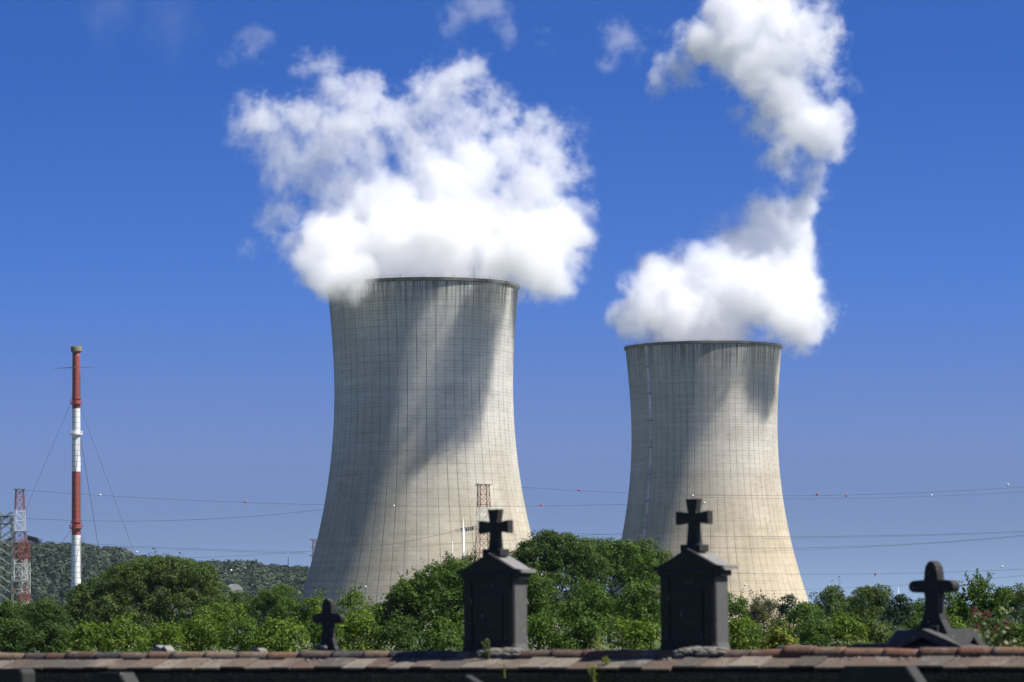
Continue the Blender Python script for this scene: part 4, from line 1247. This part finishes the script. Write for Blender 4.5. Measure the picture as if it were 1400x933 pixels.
def free_cross(px, y0, y1, ytop, yarm, wpx, armh, shaft, foot, footh, depth, label, off, pointy=False, rz=None):
    c = world_at(px, off); D = c.y
    zb = 0.0
    s = 1 / ppm(D) / math.cos(PSI); v = 1 / ppm(D)
    z0 = unp(px, y0, D).z
    root = empty('cross_gravestone', (c.x, c.y, 0), -PSI)
    bm = bmesh.new()
    pts_ = outline_rounded_cross(wpx * s, unp(px, ytop, D).z - z0, unp(px, yarm, D).z - z0, armh * v, shaft * s, foot * s, footh * v, pointy)
    extrude_outline(bm, pts_, depth)
    es = [e_ for e_ in bm.edges if abs(e_.verts[0].co.y - e_.verts[1].co.y) < 1e-6]
    bmesh.ops.bevel(bm, geom=es, offset=.006, segments=1, affect='EDGES')
    bmesh.ops.translate(bm, verts=bm.verts, vec=(0, 0, z0))
    obj('cross', bm, M['bluestone'], root)
    tag(root, label, 'gravestone cross')
    return root, c, D, z0, s, v
r_, c_, D_, z0, s_, v_ = free_cross(446.5, 890, 890, 818.5, 846, 42, 13, 12.5, 25, 20, .065, 'small dark stone cross with rounded arms in front of the light green saplings', 1.0)
bm = bmesh.new(); box(bm, (0, 0, z0 / 2 - .0), (.42, .26, z0 - .002), bevel=.015); box(bm, (0, 0, z0 - .09), (.5, .34, .05), bevel=.01); obj('pedestal', bm, M['bluestone'], r_)
bm = bmesh.new(); bmesh.ops.create_uvsphere(bm, u_segments=12, v_segments=8, radius=.05); bmesh.ops.scale(bm, verts=bm.verts, vec=(1.4, .6, .8)); obj('boss', bm, M['bluestone_pale'], r_, loc=(-.03, -.075, z0 + .03))
r_, c_, D_, z0, s_, v_ = free_cross(1273, 870, 870, 767, 802, 57, 16, 15.5, 40, 36, .13, 'large dark stone cross with rounded arms standing on a stone pediment', 1.1, pointy=True)
# pediment under the large cross: four gables round a block
for rz_, wd, dp in ((0, 118 * s_, .50), (math.pi / 2, .56, 118 * s_ * .82)):
    bm = bmesh.new()
    zt, zb = unp(1273, 860, D_).z, unp(1273, 893, D_).z
    hw_ = wd / 2
    extrude_outline(bm, [(-hw_, zb - .02), (-hw_, zb + .03), (0, zt), (hw_, zb + .03), (hw_, zb - .02), (hw_ * .78, zb - .02), (0, zt - .075), (-hw_ * .78, zb - .02)][::-1], dp)
    o = obj('gable_roof', bm, M['gablestone'], r_); o.rotation_euler.z = rz_; o.location.y = 0.0 if rz_ == 0 else 0.002
bm = bmesh.new(); box(bm, (0, 0, (unp(1273, 890, D_).z) / 2), (.52, .40, unp(1273, 890, D_).z), bevel=.02); obj('pedestal', bm, M['bluestone'], r_)
bm = bmesh.new(); box(bm, (0, 0, zt - .02), (.16, .2, .10), bevel=.01); obj('cross_base', bm, M['bluestone'], r_)

# pale pointed tip and tiny top behind the wall
c = world_at(221, 0.9); D_ = c.y; z = unp(221, 883, D_).z
bm = bmesh.new(); extrude_outline(bm, [(-.11, 0), (.11, 0), (.11, z - .05), (.06, z), (.02, z - .025), (-.05, z + .005), (-.11, z - .05)], .12)
o = obj('stone_tablet', bm, M['palestone'], loc=(c.x, c.y, 0)); o.rotation_euler.z = -PSI; tag(o, 'pale broken stone tip just showing over the ridge tiles', 'gravestone')
c = world_at(351, 0.9); D_ = c.y; z = unp(351, 886.5, D_).z
bm = bmesh.new(); extrude_outline(bm, [(-.07, 0), (.07, 0), (.07, z - .02), (.03, z), (-.04, z), (-.07, z - .03)], .12)
o = obj('stone_stump', bm, M['palestone'], loc=(c.x, c.y, 0)); o.rotation_euler.z = -PSI; tag(o, 'tiny grey stone nub on the ridge line left of the small rounded cross', 'gravestone')
c = world_at(1203, 1.3); D_ = c.y; z = unp(1203, 874, D_).z
for px_, y_, ww in ((1190, 880, .2),):
    c = world_at(px_, 1.4); z = unp(px_, y_, c.y).z
    bm = bmesh.new(); extrude_outline(bm, [(-ww, 0), (ww, 0), (ww, z - .03), (ww * .9, z), (-ww * .9, z), (-ww, z - .03)], .15)
    o = obj('stone_block', bm, M['bluestone_pale'], loc=(c.x, c.y, 0)); o.rotation_euler.z = -PSI; tag(o, 'blue grey stone block left of the stone pediment', 'gravestone')

# headstones on the near side of the wall, only their tops in view
def headstone(pl, pr, ytop, D, depth, label, shape='flat', rz=-PSI, cut=0, round_=0.0):
    A, B = unp(pl, ytop, D), unp(pr, ytop, D)
    Wd = (B.x - A.x) / math.cos(PSI); H = A.z
    hw_ = Wd / 2
    root = empty('headstone', ((A.x + B.x) / 2, D, 0), rz)
    tag(root, label, 'headstone', 'headstones in front of the cemetery wall')
    bm = bmesh.new()
    if shape == 'round':
        k = round_
        pts_ = [(-hw_, 0), (hw_, 0), (hw_, H - k)] + [(hw_ - k + k * math.cos(t), H - k + k * math.sin(t)) for t in (.4, .8, 1.2)] + [(hw_ - k, H), (-hw_ + k, H), (-hw_, H - k)]
    elif shape == 'gable':
        pts_ = [(-hw_, 0), (hw_, 0), (hw_, H - cut), (0, H), (-hw_, H - cut)]
    else:
        pts_ = [(-hw_, 0), (hw_, 0), (hw_, H - cut * 1.3), (hw_ - cut, H), (-hw_ + cut * .7, H), (-hw_, H - cut)]
    extrude_outline(bm, pts_, depth)
    es = [e_ for e_ in bm.edges if abs(e_.verts[0].co.y - e_.verts[1].co.y) < 1e-6]
    bmesh.ops.bevel(bm, geom=es, offset=.008, segments=2, affect='EDGES')
    obj('slab', bm, M['bluestone'], root)
    bm = bmesh.new(); box(bm, (0, 0, .06), (Wd * 1.25, depth * 2, .12), bevel=.01); obj('base', bm, M['bluestone_pale'], root)
headstone(-30, 43, 914.5, 29.5, .16, 'dark headstone with a rounded shoulder in the bottom left corner', 'round', round_=.05)
headstone(126, 192, 920, 28.0, .17, 'dark headstone with a slanting pale edge right of the bottom left corner', 'flat', cut=.12)
headstone(612, 668, 923.5, 29.0, .10, 'dark headstone with a low gabled top under the narrower gravestone', 'gable', cut=.10)
headstone(1150, 1262, 911, 27.5, .16, 'wide dark headstone with sloping shoulders below the stone pediment', 'flat', cut=.13)

# ------------------------------------------------------------------ weeds and flowers
def plant(name, px, ytop, D, wpx, leaf, label, cat='plant', n_st=8, seed=1, ls=.045, base_z=0.0, flower=None, nf=0, per=26, group=None, loc=None, flower_rows=None):
    rng = np.random.default_rng(seed)
    top = unp(px, ytop, D); H = top.z - base_z; Wd = wpx / ppm(D)
    root = empty(name, (top.x, D, base_z)); tag(root, label, cat, group)
    P, Nr, Tn = [], [], []
    bm = bmesh.new(); tips = []
    for i in range(n_st):
        a = rng.uniform(0, 6.28); q_ = rng.uniform(0, .5) * Wd
        tip = Vector((math.cos(a) * q_, math.sin(a) * q_ * .6, H * rng.uniform(.72, 1.0)))
        b = Vector((math.cos(a) * q_ * .3, math.sin(a) * q_ * .3, 0))
        midp = (b + tip) / 2 + Vector((0, 0, H * .06))
        tube(bm, b, midp, .006 + H * .002, .005, 5); tube(bm, midp, tip, .005, .002, 5)
        tips.append(tip)
        start = .35 if H > .5 else .1
        for k in range(per):
            t_ = rng.uniform(start, 1)
            p = (b.lerp(midp, t_ * 2) if t_ < .5 else midp.lerp(tip, t_ * 2 - 1)) + Vector(rng.normal(size=3) * Wd * .07)
            P.append(tuple(p)); Nr.append((rng.normal() * .8, rng.normal() * .8 - .3, 1)); Tn.append(rng.uniform(.2, .9))
    obj('stem', bm, M['stem'], root)
    me = leaf_mesh('foliage', np.array(P), np.array(Nr), ls, np.array(Tn), rng); me.materials.append(LEAF[leaf])
    link(bpy.data.objects.new('foliage', me), root)
    if flower is not None:
        for (fx, fy, fr) in flower_rows:
            c = unp(fx, fy, D + rng.uniform(-.1, .1)) - Vector((top.x, D, base_z))
            bm = bmesh.new()
            for k in range(14):
                e_ = Vector(rng.normal(size=3)).normalized() * fr / ppm(D) * rng.uniform(.4, 1)
                bmesh.ops.create_icosphere(bm, subdivisions=1, radius=fr / ppm(D) * .33, matrix=Matrix.Translation(c + e_))
            obj('flower', bm, flower, root)
    return root
M['petal'] = plain('red_petals', (0.15, 0.02, 0.025), 0.6, .3, 30)
plant('flowering_plant', 1352, 836, 37.0, 78, 'silver', 'silvery plant with small red flower heads right of the stone pediment', cat='flowering plant', n_st=22, seed=4, ls=.05, per=40,
      flower=M['petal'], flower_rows=[(1333, 834, 4), (1340, 840, 4), (1349, 838, 3.5), (1353, 842, 3.5), (1336, 858, 4), (1376, 852, 4.5), (1374, 857, 3.5), (1361, 860, 3.5), (1344, 846, 2.8), (1382, 858, 2.5), (1330, 840, 3)])
plant('young_shoot', 822, 842, 37.0, 22, 'yellow', 'bright lime green sprig between the two tall gravestones', n_st=6, seed=6, ls=.065, per=34)
plant('young_shoot', 880, 868, 36.5, 26, 'yellow', 'low lime green growth at the left foot of the wider gravestone', n_st=5, seed=7, ls=.05, per=22)
plant('young_shoot', 476, 877, 37.5, 24, 'bright', 'small bright leaves right of the small rounded cross foot', n_st=5, seed=9, ls=.05, per=18)
def weed(px, ytop, off, zb, wpx, leaf, label, seed, n_st=5, per=9, ls=.022):
    t_ = wall_t(px, off); c = WC + Nn * off + U * t_
    plant('weed', px, ytop, c.y, wpx, leaf, label, cat='weed', n_st=n_st, seed=seed, ls=ls, base_z=zb, per=per, group='weeds rooted in the wall tiles')
weed(668, 873, .09, ZR - .07, 22, 'yellow', 'tiny yellow flowering weed on the ridge at the foot of the narrower gravestone', 21)
weed(830, 899, .24, ZR - .13, 24, 'yellow', 'reddish weed growing over the tiles between the two tall gravestones', 22, n_st=6, per=10)
weed(812, 908, .34, ZR - .30, 30, 'yellow', 'larger weed hanging under the eaves between the two tall gravestones', 23, n_st=7, per=10, ls=.03)
weed(690, 905, .34, ZR - .26, 12, 'bright', 'small green weed under the eaves below the narrower gravestone', 24, n_st=3, per=8)

# ------------------------------------------------------------------ the air between
bm = bmesh.new()
r_ = bmesh.ops.create_cube(bm, size=1.0)
bmesh.ops.scale(bm, verts=bm.verts, vec=(62000, 45000, 401)); bmesh.ops.translate(bm, verts=bm.verts, vec=(0, 18500, 199.5 - 1))
t = NT('haze_air')
p = t.n('ShaderNodeVolumePrincipled')
p.inputs['Color'].default_value = (0.55, 0.75, 1.0, 1); p.inputs['Density'].default_value = HAZE; p.inputs['Anisotropy'].default_value = 0.0
t.t.links.new(p.outputs[0], t.out.inputs['Volume'])
if HAZE > 0:
    hz_ = obj('haze', bm, t.m); tag(hz_, kind='stuff')
